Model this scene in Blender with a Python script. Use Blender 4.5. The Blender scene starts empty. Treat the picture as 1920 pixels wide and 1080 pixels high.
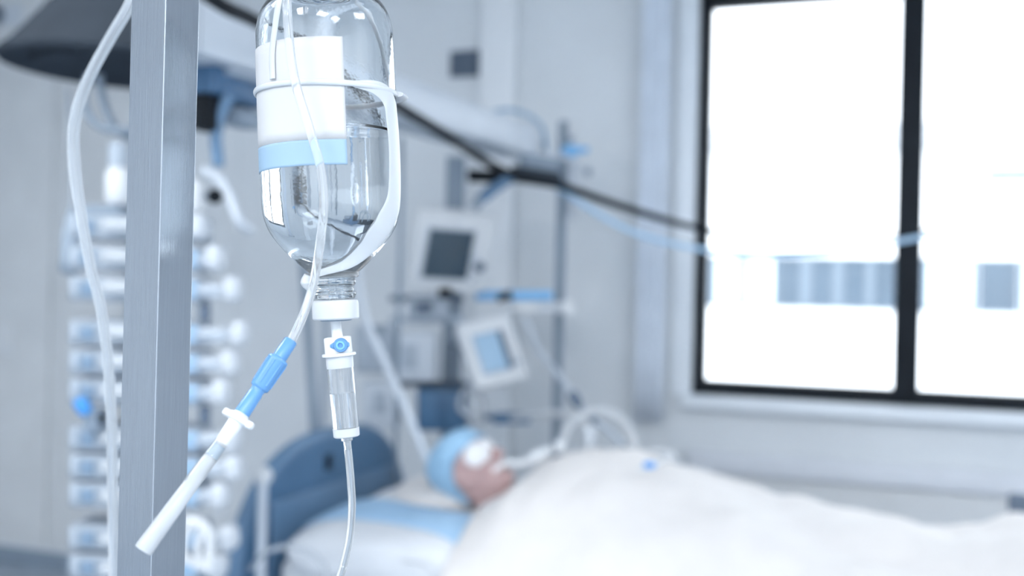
import bpy, bmesh, math, random
from mathutils import Vector, Matrix, noise
random.seed(7)
PI = math.pi
S = bpy.context.scene
COL = S.collection
V = Vector

# ------------------------------------------------------------------ camera
F = 2000.0                                   # focal length for a 1920 wide frame
CAM = V((0, 0, 1.5))
ROLL = math.radians(1.3)
RIGHT = V((math.cos(ROLL), 0, math.sin(ROLL)))
UP = V((-math.sin(ROLL), 0, math.cos(ROLL)))
FWD = V((0, 1, 0))
cd = bpy.data.cameras.new('camera')
cam = bpy.data.objects.new('camera', cd)
COL.objects.link(cam)
cd.sensor_width = 36
cd.lens = 36 * F / 1920
cd.clip_start = 0.02
cd.clip_end = 300
cam.matrix_world = Matrix((
    (RIGHT.x, UP.x, -FWD.x, CAM.x), (RIGHT.y, UP.y, -FWD.y, CAM.y),
    (RIGHT.z, UP.z, -FWD.z, CAM.z), (0, 0, 0, 1)))
cd.dof.use_dof = True
cd.dof.focus_distance = 0.60
cd.dof.aperture_fstop = 4.4
S.camera = cam

# ------------------------------------------------------------------ world and exposure
S.view_settings.view_transform = 'Standard'
S.view_settings.look = 'None'
S.view_settings.gamma = 1
S.view_settings.use_curve_mapping = False
S.view_settings.exposure = 0.0
LAMP = 21.0                                   # strength of the added ceiling lamps
w = bpy.data.worlds.new('world')
S.world = w
w.use_nodes = True
bg = w.node_tree.nodes['Background']
bg.inputs['Color'].default_value = (0.965, 0.985, 1.0, 1)    # even bright overcast sky
bg.inputs['Strength'].default_value = 5.5
S.cycles.max_bounces = 14
S.cycles.transmission_bounces = 12
S.cycles.transparent_max_bounces = 12
S.cycles.diffuse_bounces = 5
S.cycles.glossy_bounces = 6
S.cycles.sample_clamp_indirect = 6


def P(px, py, d):
    return CAM + d * (FWD + RIGHT * ((px - 960) / F) - UP * ((py - 540) / F))


# the room is turned against the camera: U runs along the window wall, N points at it
TH = math.radians(20)
U = V((math.cos(TH), -math.sin(TH), 0))
N = V((math.sin(TH), math.cos(TH), 0))
CW = 4.36                                    # distance of the window wall
Z = V((0, 0, 1))


def R3(u, v, z):                             # room coordinates: along the wall, out from it, up
    return N * (CW - v) + U * u + Z * z


def hit(px, py, v=0.0):                      # room coordinates of what a pixel sees on the plane v
    r = FWD + RIGHT * ((px - 960) / F) - UP * ((py - 540) / F)
    k = ((CW - v) - N.dot(CAM)) / N.dot(r)
    p = CAM + r * k
    return U.dot(p), p.z


# ------------------------------------------------------------------ materials
def mat(name, col, rough=0.5, metal=0.0, var=0.06, scale=8.0, bump=0.0, bscale=60.0, trans=0.0,
        ior=1.45, spec=0.5, emit=None, estr=0.0, stretch=None, sheen=0.0, sss=0.0, alpha=1.0):
    m = bpy.data.materials.new(name)
    m.use_nodes = True
    nt = m.node_tree
    b = nt.nodes['Principled BSDF']
    tc = nt.nodes.new('ShaderNodeTexCoord')
    mp = nt.nodes.new('ShaderNodeMapping')
    nt.links.new(tc.outputs['Object'], mp.inputs['Vector'])
    if stretch:
        mp.inputs['Scale'].default_value = stretch
    nz = nt.nodes.new('ShaderNodeTexNoise')
    nz.inputs['Scale'].default_value = scale
    nz.inputs['Detail'].default_value = 4
    nt.links.new(mp.outputs['Vector'], nz.inputs['Vector'])
    rp = nt.nodes.new('ShaderNodeValToRGB')
    rp.color_ramp.elements[0].position = 0.3
    rp.color_ramp.elements[1].position = 0.7
    rp.color_ramp.elements[0].color = tuple(c * (1 - var) for c in col) + (1,)
    rp.color_ramp.elements[1].color = tuple(min(1, c * (1 + var)) for c in col) + (1,)
    nt.links.new(nz.outputs['Fac'], rp.inputs['Fac'])
    nt.links.new(rp.outputs['Color'], b.inputs['Base Color'])
    b.inputs['Roughness'].default_value = rough
    b.inputs['Metallic'].default_value = metal
    b.inputs['IOR'].default_value = ior
    b.inputs['Specular IOR Level'].default_value = spec
    b.inputs['Transmission Weight'].default_value = trans
    b.inputs['Sheen Weight'].default_value = sheen
    b.inputs['Alpha'].default_value = alpha
    if sss:
        b.inputs['Subsurface Weight'].default_value = sss
        b.inputs['Subsurface Radius'].default_value = (0.02, 0.012, 0.01)
        b.inputs['Subsurface Scale'].default_value = 0.3
    if emit:
        b.inputs['Emission Color'].default_value = tuple(emit) + (1,)
        b.inputs['Emission Strength'].default_value = estr
    if bump:
        n2 = nt.nodes.new('ShaderNodeTexNoise')
        n2.inputs['Scale'].default_value = bscale
        n2.inputs['Detail'].default_value = 3
        nt.links.new(mp.outputs['Vector'], n2.inputs['Vector'])
        bp = nt.nodes.new('ShaderNodeBump')
        bp.inputs['Strength'].default_value = bump
        bp.inputs['Distance'].default_value = 0.002
        nt.links.new(n2.outputs['Fac'], bp.inputs['Height'])
        nt.links.new(bp.outputs['Normal'], b.inputs['Normal'])
    return m


def pane_mat(name, tint):
    m = bpy.data.materials.new(name)
    m.use_nodes = True
    nt = m.node_tree
    nt.nodes.remove(nt.nodes['Principled BSDF'])
    out = nt.nodes['Material Output']
    t = nt.nodes.new('ShaderNodeBsdfTransparent')
    t.inputs['Color'].default_value = tint + (1,)
    g = nt.nodes.new('ShaderNodeBsdfGlossy')
    g.inputs['Roughness'].default_value = 0.02
    fr = nt.nodes.new('ShaderNodeFresnel')
    fr.inputs['IOR'].default_value = 1.3
    mx = nt.nodes.new('ShaderNodeMixShader')
    nt.links.new(fr.outputs['Fac'], mx.inputs['Fac'])
    nt.links.new(t.outputs['BSDF'], mx.inputs[1])
    nt.links.new(g.outputs['BSDF'], mx.inputs[2])
    nt.links.new(mx.outputs['Shader'], out.inputs['Surface'])
    return m


M = dict(
    wall=mat('wall_paint', (0.72, 0.755, 0.785), 0.75, var=0.03, scale=3, bump=0.15, bscale=180),
    wall_white=mat('white_wall_paint', (0.83, 0.86, 0.89), 0.7, var=0.02, scale=3),
    panel=mat('wall_cladding', (0.70, 0.72, 0.735), 0.6, var=0.04, scale=5),
    ceiling=mat('ceiling_paint', (0.88, 0.90, 0.92), 0.8, var=0.02),
    floor=mat('floor_vinyl', (0.36, 0.42, 0.49), 0.4, var=0.1, scale=12),
    trim=mat('white_trim', (0.80, 0.85, 0.90), 0.45, var=0.02),
    rail_grey=mat('wall_rail_plastic', (0.72, 0.75, 0.80), 0.5, var=0.03),
    frame=mat('black_window_frame', (0.010, 0.014, 0.019), 0.5, var=0.1, spec=0.2),
    pane=pane_mat('window_glass', (0.96, 0.98, 1.0)),
    facade=mat('white_facade', (0.88, 0.9, 0.92), 0.8, var=0.02, scale=1),
    facade_grey=mat('facade_slab', (0.50, 0.53, 0.57), 0.8, var=0.03, scale=1),
    far_glass=mat('facade_glass', (0.055, 0.085, 0.12), 0.25, var=0.12, scale=0.6),
    far_blind=mat('facade_blind', (0.62, 0.72, 0.80), 0.6, var=0.05, scale=2),
    far_post=mat('facade_post', (0.11, 0.145, 0.185), 0.6, var=0.03),
    ground=mat('pale_ground', (0.5, 0.53, 0.56), 0.9, var=0.08, scale=2),
    curtain=mat('curtain_cloth', (0.74, 0.80, 0.88), 0.8, var=0.05, bump=0.2, bscale=300),
    lamp_glow=mat('lamp_diffuser', (0.9, 0.9, 0.9), 0.5, emit=(0.975, 0.988, 1.0), estr=LAMP),
    steel=mat('brushed_steel', (0.42, 0.46, 0.51), 0.20, metal=0.85, var=0.05, scale=40, stretch=(30, 30, 0.6), bump=0.05, bscale=60),
    steel_dull=mat('dull_steel', (0.42, 0.48, 0.55), 0.45, metal=0.6, var=0.05),
    glass=mat('clear_glass', (0.96, 0.985, 1.0), 0.0, trans=1, ior=1.48, var=0.0, bump=0.05, bscale=90),
    water=mat('saline', (0.985, 0.993, 1.0), 0.0, trans=1, ior=1.33, var=0.0),
    clear=mat('clear_plastic', (0.97, 0.985, 1.0), 0.06, trans=0.93, ior=1.38, var=0.02),
    tube=mat('tube_plastic', (0.96, 0.98, 1.0), 0.10, trans=0.84, ior=1.33, var=0.03),
    milky=mat('milky_plastic', (0.70, 0.73, 0.76), 0.28, trans=0.18, ior=1.4, var=0.03, sss=0.15),
    haze_tube=mat('frosted_tube_plastic', (0.86, 0.90, 0.94), 0.25, trans=0.55, ior=1.35, var=0.03),
    white=mat('white_plastic', (0.72, 0.745, 0.77), 0.35, var=0.03),
    white_rough=mat('off_white_plastic', (0.60, 0.64, 0.69), 0.45, var=0.04),
    label=mat('label_paper', (0.60, 0.605, 0.615), 0.6, var=0.015, bump=0.05),
    label_blue=mat('label_blue_print', (0.32, 0.465, 0.61), 0.6, var=0.02),
    blue_clear=mat('blue_soft_plastic', (0.15, 0.36, 0.68), 0.25, trans=0.2, var=0.04),
    blue=mat('blue_plastic', (0.07, 0.32, 0.75), 0.3, var=0.05),
    sky_blue=mat('sky_blue_plastic', (0.20, 0.47, 0.78), 0.4, var=0.05),
    pale_blue=mat('pale_blue_cloth', (0.42, 0.63, 0.84), 0.85, var=0.05, bump=0.3, bscale=90),
    cap_blue=mat('cap_cloth', (0.35, 0.57, 0.77), 0.85, var=0.07, bump=0.5, bscale=60),
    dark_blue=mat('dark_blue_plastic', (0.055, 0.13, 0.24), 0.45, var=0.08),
    bed_blue=mat('bed_blue_plastic', (0.075, 0.17, 0.30), 0.4, var=0.08),
    bed_rim=mat('bed_rim_plastic', (0.12, 0.22, 0.35), 0.4, var=0.05),
    grey=mat('grey_plastic', (0.42, 0.48, 0.55), 0.5, var=0.04),
    mid_grey=mat('mid_grey_plastic', (0.24, 0.30, 0.37), 0.5, var=0.05),
    light_grey=mat('light_grey_plastic', (0.62, 0.67, 0.73), 0.45, var=0.03),
    slate=mat('slate_plastic', (0.12, 0.16, 0.22), 0.5, var=0.06),
    charcoal=mat('charcoal_shell', (0.055, 0.067, 0.083), 0.9, var=0.08, spec=0.0),
    black=mat('black_rubber', (0.008, 0.011, 0.015), 0.6, var=0.1, spec=0.15),
    screen=mat('dark_screen', (0.055, 0.085, 0.115), 0.2, var=0.15, scale=4),
    screen_lit=mat('lit_screen', (0.1, 0.16, 0.24), 0.2, emit=(0.36, 0.55, 0.75), estr=0.6, var=0.05),
    linen=mat('white_linen', (0.74, 0.715, 0.70), 0.9, var=0.02, scale=20, bump=0.25, bscale=120, sheen=0.2),
    pillow=mat('pillow_linen', (0.76, 0.78, 0.81), 0.9, var=0.03, scale=14, bump=0.25, bscale=120),
    skin=mat('skin', (0.50, 0.345, 0.335), 0.5, var=0.14, scale=22, bump=0.2, bscale=80, sss=0.15),
    hose_blue=mat('pale_hose_blue', (0.42, 0.62, 0.82), 0.35, var=0.04),
    slate_blue=mat('slate_blue_key', (0.20, 0.29, 0.40), 0.5, var=0.05),
    drain=mat('drain_tube_plastic', (0.82, 0.86, 0.90), 0.18, trans=0.75, ior=1.3, var=0.03),
    pump=mat('pump_shell', (0.34, 0.39, 0.45), 0.6, var=0.05, spec=0.3),
    off_pump=mat('pump_display', (0.30, 0.46, 0.64), 0.5, var=0.03),
    ice=mat('ice_blue_plastic', (0.55, 0.66, 0.76), 0.3, var=0.02),
    sheath=mat('sheath_plastic', (0.78, 0.81, 0.84), 0.2, trans=0.5, ior=1.35, var=0.03),
    gauze=mat('gauze', (0.85, 0.85, 0.86), 0.95, var=0.03, bump=0.5, bscale=120),
    bag=mat('bag_film', (0.62, 0.72, 0.83), 0.2, trans=0.55, ior=1.2, var=0.05),
)


# ------------------------------------------------------------------ mesh building
class MB:
    def __init__(s):
        s.v, s.f = [], []

    def add(s, vs, fs):
        o = len(s.v)
        s.v += [V(p) for p in vs]
        s.f += [tuple(i + o for i in f) for f in fs]
        return s

    def box(s, c, ax, ay, az, hx, hy, hz, r=0.0, seg=3):
        """box with centre, axes and half sizes; r rounds it"""
        bm = bmesh.new()
        bmesh.ops.create_cube(bm, size=2)
        for q in bm.verts:
            q.co = V((q.co.x * hx, q.co.y * hy, q.co.z * hz))
        if r > 0:
            r = min(r, 0.95 * min(hx, hy, hz))
            bmesh.ops.bevel(bm, geom=bm.edges[:], offset=r, segments=seg, affect='EDGES', profile=0.5)
        c = V(c)
        bm.verts.index_update()
        vs = [c + ax * q.co.x + ay * q.co.y + az * q.co.z for q in bm.verts]
        fs = [[q.index for q in f.verts] for f in bm.faces]
        bm.free()
        return s.add(vs, fs)

    def rings(s, rs, caps=True, closed=False):
        n = len(rs[0])
        vs = [p for r in rs for p in r]
        fs = []
        m = len(rs)
        for i in range(m if closed else m - 1):
            a, b = i * n, ((i + 1) % m) * n
            for j in range(n):
                k = (j + 1) % n
                fs.append((a + j, a + k, b + k, b + j))
        if caps and not closed:
            fs.append(tuple(reversed(range(n))))
            fs.append(tuple((m - 1) * n + j for j in range(n)))
        return s.add(vs, fs)

    def tube(s, pts, r, n=12, sub=8, closed=False, flat=None, hint=None, ribs=None):
        """swept tube; r number or list per point; flat squashes the section along hint"""
        pts = [V(p) for p in pts]
        rad = list(r) if isinstance(r, (list, tuple)) else [r] * len(pts)
        q, rr = spline(pts, rad, sub, closed)
        rs = []
        t0 = (q[1] - q[0]).normalized()
        nrm = t0.orthogonal().normalized()
        m = len(q)
        for i in range(m):
            a = q[(i - 1) % m] if (closed or i > 0) else q[i]
            b = q[(i + 1) % m] if (closed or i < m - 1) else q[i]
            t = (b - a).normalized()
            if hint is not None:
                h = hint(q[i]) if callable(hint) else hint
                nrm = (h - t * h.dot(t)).normalized()
            else:
                nrm = (nrm - t * nrm.dot(t)).normalized()
            bi = t.cross(nrm)
            k = rr[i]
            if ribs:
                k *= 1 + (ribs if i % 2 else -ribs)
            rs.append([q[i] + nrm * (k * (flat or 1) * math.cos(2 * PI * j / n)) + bi * (k * math.sin(2 * PI * j / n)) for j in range(n)])
        return s.rings(rs, closed=closed)

    def lathe(s, o, ax, prof, n=32, ref=None, arc=None):
        """prof: (along axis, radius) pairs; arc=(from, to) leaves a strip"""
        o, ax = V(o), V(ax).normalized()
        e1 = (ref - ax * ref.dot(ax)).normalized() if ref is not None else ax.orthogonal().normalized()
        e2 = ax.cross(e1)
        if arc is None:
            return s.rings([[o + ax * h + (e1 * math.cos(2 * PI * j / n) + e2 * math.sin(2 * PI * j / n)) * max(r, 1e-5)
                             for j in range(n)] for h, r in prof])
        vs, fs = [], []
        for h, r in prof:
            for j in range(n + 1):
                a = arc[0] + (arc[1] - arc[0]) * j / n
                vs.append(o + ax * h + (e1 * math.cos(a) + e2 * math.sin(a)) * r)
        for i in range(len(prof) - 1):
            for j in range(n):
                a = i * (n + 1) + j
                fs.append((a, a + 1, a + n + 2, a + n + 1))
        return s.add(vs, fs)

    def ball(s, c, rx, ry=None, rz=None, axes=(V((1, 0, 0)), V((0, 1, 0)), V((0, 0, 1))), n=20):
        ry = ry or rx
        rz = rz or rx
        c = V(c)
        rs = []
        m = n // 2
        for i in range(m + 1):
            a = -PI / 2 + PI * (0.02 + 0.96 * i / m)
            rs.append([c + axes[0] * (rx * math.cos(a) * math.cos(2 * PI * j / n)) + axes[1] * (ry * math.cos(a) * math.sin(2 * PI * j / n))
                       + axes[2] * (rz * math.sin(a)) for j in range(n)])
        return s.rings(rs)

    def prism(s, outline, d):
        """flat outline (list of points) pushed along the vector d"""
        n = len(outline)
        vs = [V(p) for p in outline] + [V(p) + d for p in outline]
        fs = [tuple(reversed(range(n))), tuple(range(n, 2 * n))]
        fs += [(i, (i + 1) % n, n + (i + 1) % n, n + i) for i in range(n)]
        return s.add(vs, fs)

    def sheet(s, fn, nu, nv, thick=None):
        vs = [fn(i / nu, j / nv) for i in range(nu + 1) for j in range(nv + 1)]
        fs = [(i * (nv + 1) + j, i * (nv + 1) + j + 1, (i + 1) * (nv + 1) + j + 1, (i + 1) * (nv + 1) + j) for i in range(nu) for j in range(nv)]
        return s.add(vs, fs)

    def build(s, name, m, parent=None, smooth=True, local=False, solid=0.0, sub=0, angle=40):
        me = bpy.data.meshes.new(name)
        if parent is not None and not local:
            top = parent
            while top.parent:
                top = top.parent
            inv = top.matrix_basis.inverted()
            vs = [inv @ p for p in s.v]
        else:
            vs = s.v
        me.from_pydata([tuple(p) for p in vs], [], s.f)
        me.materials.append(M[m] if isinstance(m, str) else m)
        bm = bmesh.new()
        bm.from_mesh(me)
        bmesh.ops.recalc_face_normals(bm, faces=bm.faces[:])
        bm.to_mesh(me)
        bm.free()
        me.update()
        if smooth:
            me.shade_smooth()
            try:
                me.set_sharp_from_angle(angle=math.radians(angle))
            except Exception:
                pass
        o = bpy.data.objects.new(name, me)
        COL.objects.link(o)
        if parent is not None:
            o.parent = parent
        if solid:
            md = o.modifiers.new('solid', 'SOLIDIFY')
            md.thickness = solid
            md.offset = 0
        if sub:
            md = o.modifiers.new('smooth', 'SUBSURF')
            md.levels = sub
            md.render_levels = sub
        return o


def spline(pts, rad, sub, closed=False):
    if sub <= 1 or (len(pts) < 3 and not closed):
        return pts, rad
    n = len(pts)
    q, rr = [], []
    for i in range(n if closed else n - 1):
        if closed:
            a, b, c, d = (pts[(i + k) % n] for k in (-1, 0, 1, 2))
        else:
            b, c = pts[i], pts[i + 1]
            a = pts[i - 1] if i else b + (b - c)
            d = pts[i + 2] if i + 2 < n else c + (c - b)
        for k in range(sub):
            t = k / sub
            q.append(0.5 * ((2 * b) + (c - a) * t + (2 * a - 5 * b + 4 * c - d) * t * t + (3 * b - a - 3 * c + d) * t ** 3))
            rr.append(rad[i] * (1 - t) + rad[(i + 1) % n] * t)
    if not closed:
        q.append(pts[-1])
        rr.append(rad[-1])
    return q, rr


def tag(o, label, cat, group=None):
    o['label'] = label
    o['category'] = cat
    if group:
        o['group'] = group
    return o


def thing(name, label, cat, loc, group=None, mtx=None):
    o = bpy.data.objects.new(name, None)
    COL.objects.link(o)
    o.empty_display_size = 0.05
    o.matrix_basis = mtx if mtx is not None else Matrix.Translation(V(loc))
    return tag(o, label, cat, group)


def struct(o):
    o['kind'] = 'structure'
    return o


def rbox(mb, u0, u1, v0, v1, z0, z1, r=0.0):
    return mb.box(R3((u0 + u1) / 2, (v0 + v1) / 2, (z0 + z1) / 2), U, -N, Z, (u1 - u0) / 2, (v1 - v0) / 2, (z1 - z0) / 2, r)


# ------------------------------------------------------------------ the room
UL, UR, VB, ZC = -5.3, 3.2, 7.2, 3.15
wu0, _ = hit(1297, 500)                      # window opening, left side
wz0 = hit(1300, 742)[1]
wz1 = 2.74
WPANE = 0.74
wu1 = wu0 + 3 * WPANE + 0.06
TW = 0.24                                    # wall thickness
mb = MB()
rbox(mb, UL, wu0, -TW, 0, 0, ZC)
rbox(mb, wu1, UR, -TW, 0, 0, ZC)
rbox(mb, wu0, wu1, -TW, 0, 0, wz0)
rbox(mb, wu0, wu1, -TW, 0, wz1, ZC)
struct(mb.build('wall_back', 'wall', smooth=False))
struct(rbox(MB(), UL - 0.1, UL, -TW, VB, 0, ZC).build('wall_left', 'wall', smooth=False))
struct(rbox(MB(), UR, UR + 0.1, -TW, VB, 0, ZC).build('wall_right', 'wall_white', smooth=False))
struct(rbox(MB(), UL, UR, VB, VB + 0.1, 0, ZC).build('wall_front', 'wall_white', smooth=False))
struct(rbox(MB(), UL, UR, -TW, VB, -0.1, 0).build('floor', 'floor', smooth=False))
struct(rbox(MB(), UL, UR, -TW, VB, ZC, ZC + 0.1).build('ceiling', 'ceiling', smooth=False))
# white pilaster on the back wall
pu0, pu1 = hit(908, 100)[0], hit(974, 100)[0]
struct(rbox(MB(), pu0, pu1, 0.0, 0.05, 0, ZC, 0.004).build('trim_1', 'wall_white'))
# wall protection rail and skirting under the window
ru0 = hit(1270, 860)[0]
rz = hit(1560, 882)[1]
struct(rbox(MB(), ru0 + 0.05, UR, 0.0, 0.035, rz - 0.045, rz + 0.045, 0.012).build('trim_2', 'rail_grey'))
struct(rbox(MB(), ru0 + 0.05, UR, 0.0, 0.008, 0.1, rz - 0.05).build('trim_3', 'panel', smooth=False))
struct(rbox(MB(), UL, UR, 0.0, 0.012, 0, 0.09).build('baseboard_back', 'mid_grey', smooth=False))
# cladding panels on the left part of the wall, with joints between them
cl = rbox(MB(), UL, hit(160, 600)[0] + 0.9, 0.0, 0.006, 0.09, ZC).build('trim_4', 'wall', smooth=False)
struct(cl)
u = UL
while u < hit(160, 600)[0] + 0.3:
    rbox(MB(), u + 0.004, u + 0.596, 0.006, 0.02, 0.12, ZC - 0.02, 0.003).build('panel', 'panel', cl)
    u += 0.6

# window: black frame, three lights, glass, sill, white casing
win = MB()
fv0, fv1 = -0.13, -0.06
fw = 0.05
rbox(win, wu0, wu0 + fw, fv0, fv1, wz0, wz1, 0.004)
win1 = struct(win.build('window_1', 'frame'))
rbox(MB(), wu1 - fw, wu1, fv0, fv1, wz0, wz1, 0.004).build('stile', 'frame', win1)
rbox(MB(), wu0 + fw, wu1 - fw, fv0, fv1, wz0, wz0 + 0.062, 0.004).build('bottom_rail', 'frame', win1)
rbox(MB(), wu0 + fw, wu1 - fw, fv0, fv1, wz1 - 0.06, wz1, 0.004).build('top_rail', 'frame', win1)
mu = [hit(1705, 400, (fv0 + fv1) / 2)[0]]
mu.append(mu[0] + WPANE)
for m_ in mu:
    rbox(MB(), m_ - 0.048, m_ + 0.048, fv0, fv1 + 0.01, wz0 + 0.01, wz1 - 0.01, 0.004).build('mullion', 'frame', win1)
ed = [wu0 + fw] + mu + [wu1 - fw]
for i in range(3):
    a = ed[i] + (0.048 if i else 0)
    b = ed[i + 1] - (0.048 if i < 2 else 0)
    rbox(MB(), a, b, -0.10, -0.094, wz0 + 0.06, wz1 - 0.06).build('pane', 'pane', win1, smooth=False)
rbox(MB(), wu0 - 0.02, wu1 + 0.05, -0.06, 0.07, wz0 - 0.045, wz0 + 0.004, 0.006).build('sill', 'trim', win1)
rbox(MB(), wu0 - 0.075, wu0 + 0.004, -0.06, 0.012, wz0 + 0.004, wz1 + 0.06, 0.003).build('casing', 'trim', win1)
rbox(MB(), wu1 - 0.004, wu1 + 0.075, -0.06, 0.012, wz0 + 0.004, wz1 + 0.06, 0.003).build('casing', 'trim', win1)
rbox(MB(), wu0, wu1, -0.06, 0.012, wz1, wz1 + 0.06, 0.003).build('casing', 'trim', win1)

# ceiling lamps added out of view to brighten the walls and foreground
for i, (lu, lv) in enumerate([(-2.3, 3.7), (2.3, 3.7), (-2.3, 6.3), (-0.8, 6.3), (0.8, 6.3), (2.3, 6.3)]):
    lab = ['near the middle of the room on the left', 'near the middle of the room on the right', 'first from the left in the rear row', 'second from the left in the rear row', 'third from the left in the rear row', 'rightmost in the rear row'][i]
    t = thing('added_ceiling_lamp', 'added square white ceiling lamp ' + lab, 'lamp', R3(lu, lv, ZC - 0.06), 'added ceiling lamps out of view')
    h = 0.45
    for (a0, a1, b0, b1) in ((-h, h, -h, -h + 0.03), (-h, h, h - 0.03, h), (-h, -h + 0.03, -h + 0.03, h - 0.03), (h - 0.03, h, -h + 0.03, h - 0.03)):
        rbox(MB(), lu + a0, lu + a1, lv + b0, lv + b1, ZC - 0.05, ZC, 0.004).build('frame', 'white', t)
    rbox(MB(), lu - h + 0.03, lu + h - 0.03, lv - h + 0.03, lv + h - 0.03, ZC - 0.04, ZC - 0.02).build('diffuser', 'lamp_glow', t, smooth=False)

# ------------------------------------------------------------------ outside
BV = -22.0
bld = thing('building', 'white building with a band of blue windows outside the window', 'building', R3(5, BV - 3, -6))
rbox(MB(), -22, 30, BV - 4, BV, -6, 13).build('wall', 'facade', bld, smooth=False)
bz0, bz1 = hit(1500, 577, BV)[1], hit(1500, 482, BV)[1]
sz0, sz1 = hit(1500, 281, BV)[1], hit(1500, 240, BV)[1]
rbox(MB(), -22, 30, BV, BV + 0.35, sz0, sz1).build('floor_slab', 'facade_grey', bld, smooth=False)


def far_window(x0, x1, m, posts=()):
    a, b = hit(x0, 530, BV)[0], hit(x1, 530, BV)[0]
    f = MB()
    for (u0, u1, z0, z1) in ((a, b, bz0, bz0 + 0.06), (a, b, bz1 - 0.06, bz1), (a, a + 0.06, bz0 + 0.06, bz1 - 0.06), (b - 0.06, b, bz0 + 0.06, bz1 - 0.06)):
        rbox(f, u0, u1, BV, BV + 0.1, z0, z1)
    o = f.build('window', 'far_post', bld, smooth=False)
    rbox(MB(), a + 0.06, b - 0.06, BV + 0.01, BV + 0.05, bz0 + 0.06, bz1 - 0.06).build('pane', m, o, smooth=False)
    for (p0, p1) in posts:
        c, e = hit(p0, 530, BV)[0], hit(p1, 530, BV)[0]
        rbox(MB(), c, e, BV + 0.05, BV + 0.12, bz0 + 0.06, bz1 - 0.06).build('post', 'far_post', o, smooth=False)


far_window(1326, 1456, 'far_blind', ((1326, 1343), (1385, 1400)))
far_window(1457, 1690, 'far_glass', ((1500, 1523), (1561, 1583), (1622, 1640)))
far_window(1722, 1832, 'far_blind', ((1725, 1738), (1824, 1832)))
far_window(1836, 1908, 'far_glass')
far_window(1912, 2040, 'far_blind', ((1960, 1975),))
far_window(1000, 1310, 'far_glass', ((1100, 1120),))
va, vb = hit(1850, 320, BV), hit(1990, 336, BV)
rbox(MB(), va[0], vb[0], BV, BV + 0.08, vb[1], va[1]).build('vent_strip', 'far_glass', bld, smooth=False)
struct(rbox(MB(), -40, 45, -60, -TW - 0.05, -6.2, -6).build('ground', 'ground', smooth=False))

# ------------------------------------------------------------------ things on the back wall
# curtain beside the window
ca, cb = hit(1196, 400, 0.1)[0], hit(1250, 400, 0.1)[0]
cz = hit(1225, 792, 0.1)[1]


def cur(a, b):
    k = a
    return R3(ca + (cb - ca) * k, 0.085 + 0.014 * math.sin(k * 6 * PI + 0.6 * b), cz + (ZC - 0.12 - cz) * b)


ct = thing('curtain', 'narrow grey-blue curtain gathered beside the black window frame', 'curtain', R3((ca + cb) / 2, 0.085, cz))
MB().sheet(cur, 60, 8).build('cloth', 'curtain', ct, solid=0.004)
MB().tube([R3(ca - 0.1, 0.085, ZC - 0.11), R3(cb + 0.05, 0.085, ZC - 0.11)], 0.012, sub=1).build('rod', 'steel_dull', ct)
for a_ in (ca - 0.1, cb + 0.05):
    rbox(MB(), a_ - 0.012, a_ + 0.012, 0.0, 0.095, ZC - 0.12, ZC - 0.1, 0.003).build('bracket', 'steel_dull', ct)
# dark square vent
a, b = hit(845, 146), hit(900, 94)
t = thing('wall_vent', 'small dark square vent high on the wall left of the white pilaster', 'vent', R3((a[0] + b[0]) / 2, 0.02, a[1]))
rbox(MB(), a[0], b[0], 0.0, 0.014, a[1], b[1], 0.004).build('frame', 'slate', t)
for k in range(6):
    zz = a[1] + (b[1] - a[1]) * (k + 0.7) / 6.4
    rbox(MB(), a[0] + 0.012, b[0] - 0.012, 0.014, 0.024, zz - 0.007, zz + 0.005, 0.002).build('slat', 'slate', t)
# wall switch plate
a, b = hit(-22, 661, 0.02), hit(29, 610, 0.02)
t = thing('wall_switch', 'white square switch plate on the wall at the left edge', 'switch', R3((a[0] + b[0]) / 2, 0.02, a[1]))
rbox(MB(), a[0], b[0], 0.02, 0.032, a[1], b[1], 0.004).build('plate', 'white', t)
rbox(MB(), a[0] + 0.03, b[0] - 0.03, 0.032, 0.038, a[1] + 0.025, b[1] - 0.025, 0.003).build('rocker', 'white', t)
# dark knob with white plate, top left
a, b = hit(2, 48, 0.02), hit(42, 8, 0.02)
t = thing('wall_dial', 'dark round dial on a white plate high on the left wall panel', 'dial', R3(a[0], 0.02, a[1]))
rbox(MB(), a[0] - 0.06, b[0], 0.02, 0.03, a[1], b[1], 0.004).build('plate', 'light_grey', t)
c = R3(a[0] - 0.02, 0.03, (a[1] + b[1]) / 2)
MB().lathe(c, -N, [(0, 0.05), (0.03, 0.048), (0.045, 0.036), (0.046, 0.0)], 24).build('knob', 'slate', t)

# ------------------------------------------------------------------ the ceiling beam over the bed head
BY = math.radians(24.3)
BD = V((math.sin(BY), math.cos(BY), 0))      # along the beam, away from the camera
BN = V((math.cos(BY), -math.sin(BY), 0))     # its face, towards the bed
A0 = P(376, 95, 2.3)
A1 = P(1004, 292, 3.97)
bz = (A0.z + A1.z) / 2
A0.z = A1.z = bz


def beam(s, off, dz):                        # along, towards the bed, up
    return A0 + BD * s + BN * off + Z * dz


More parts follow.
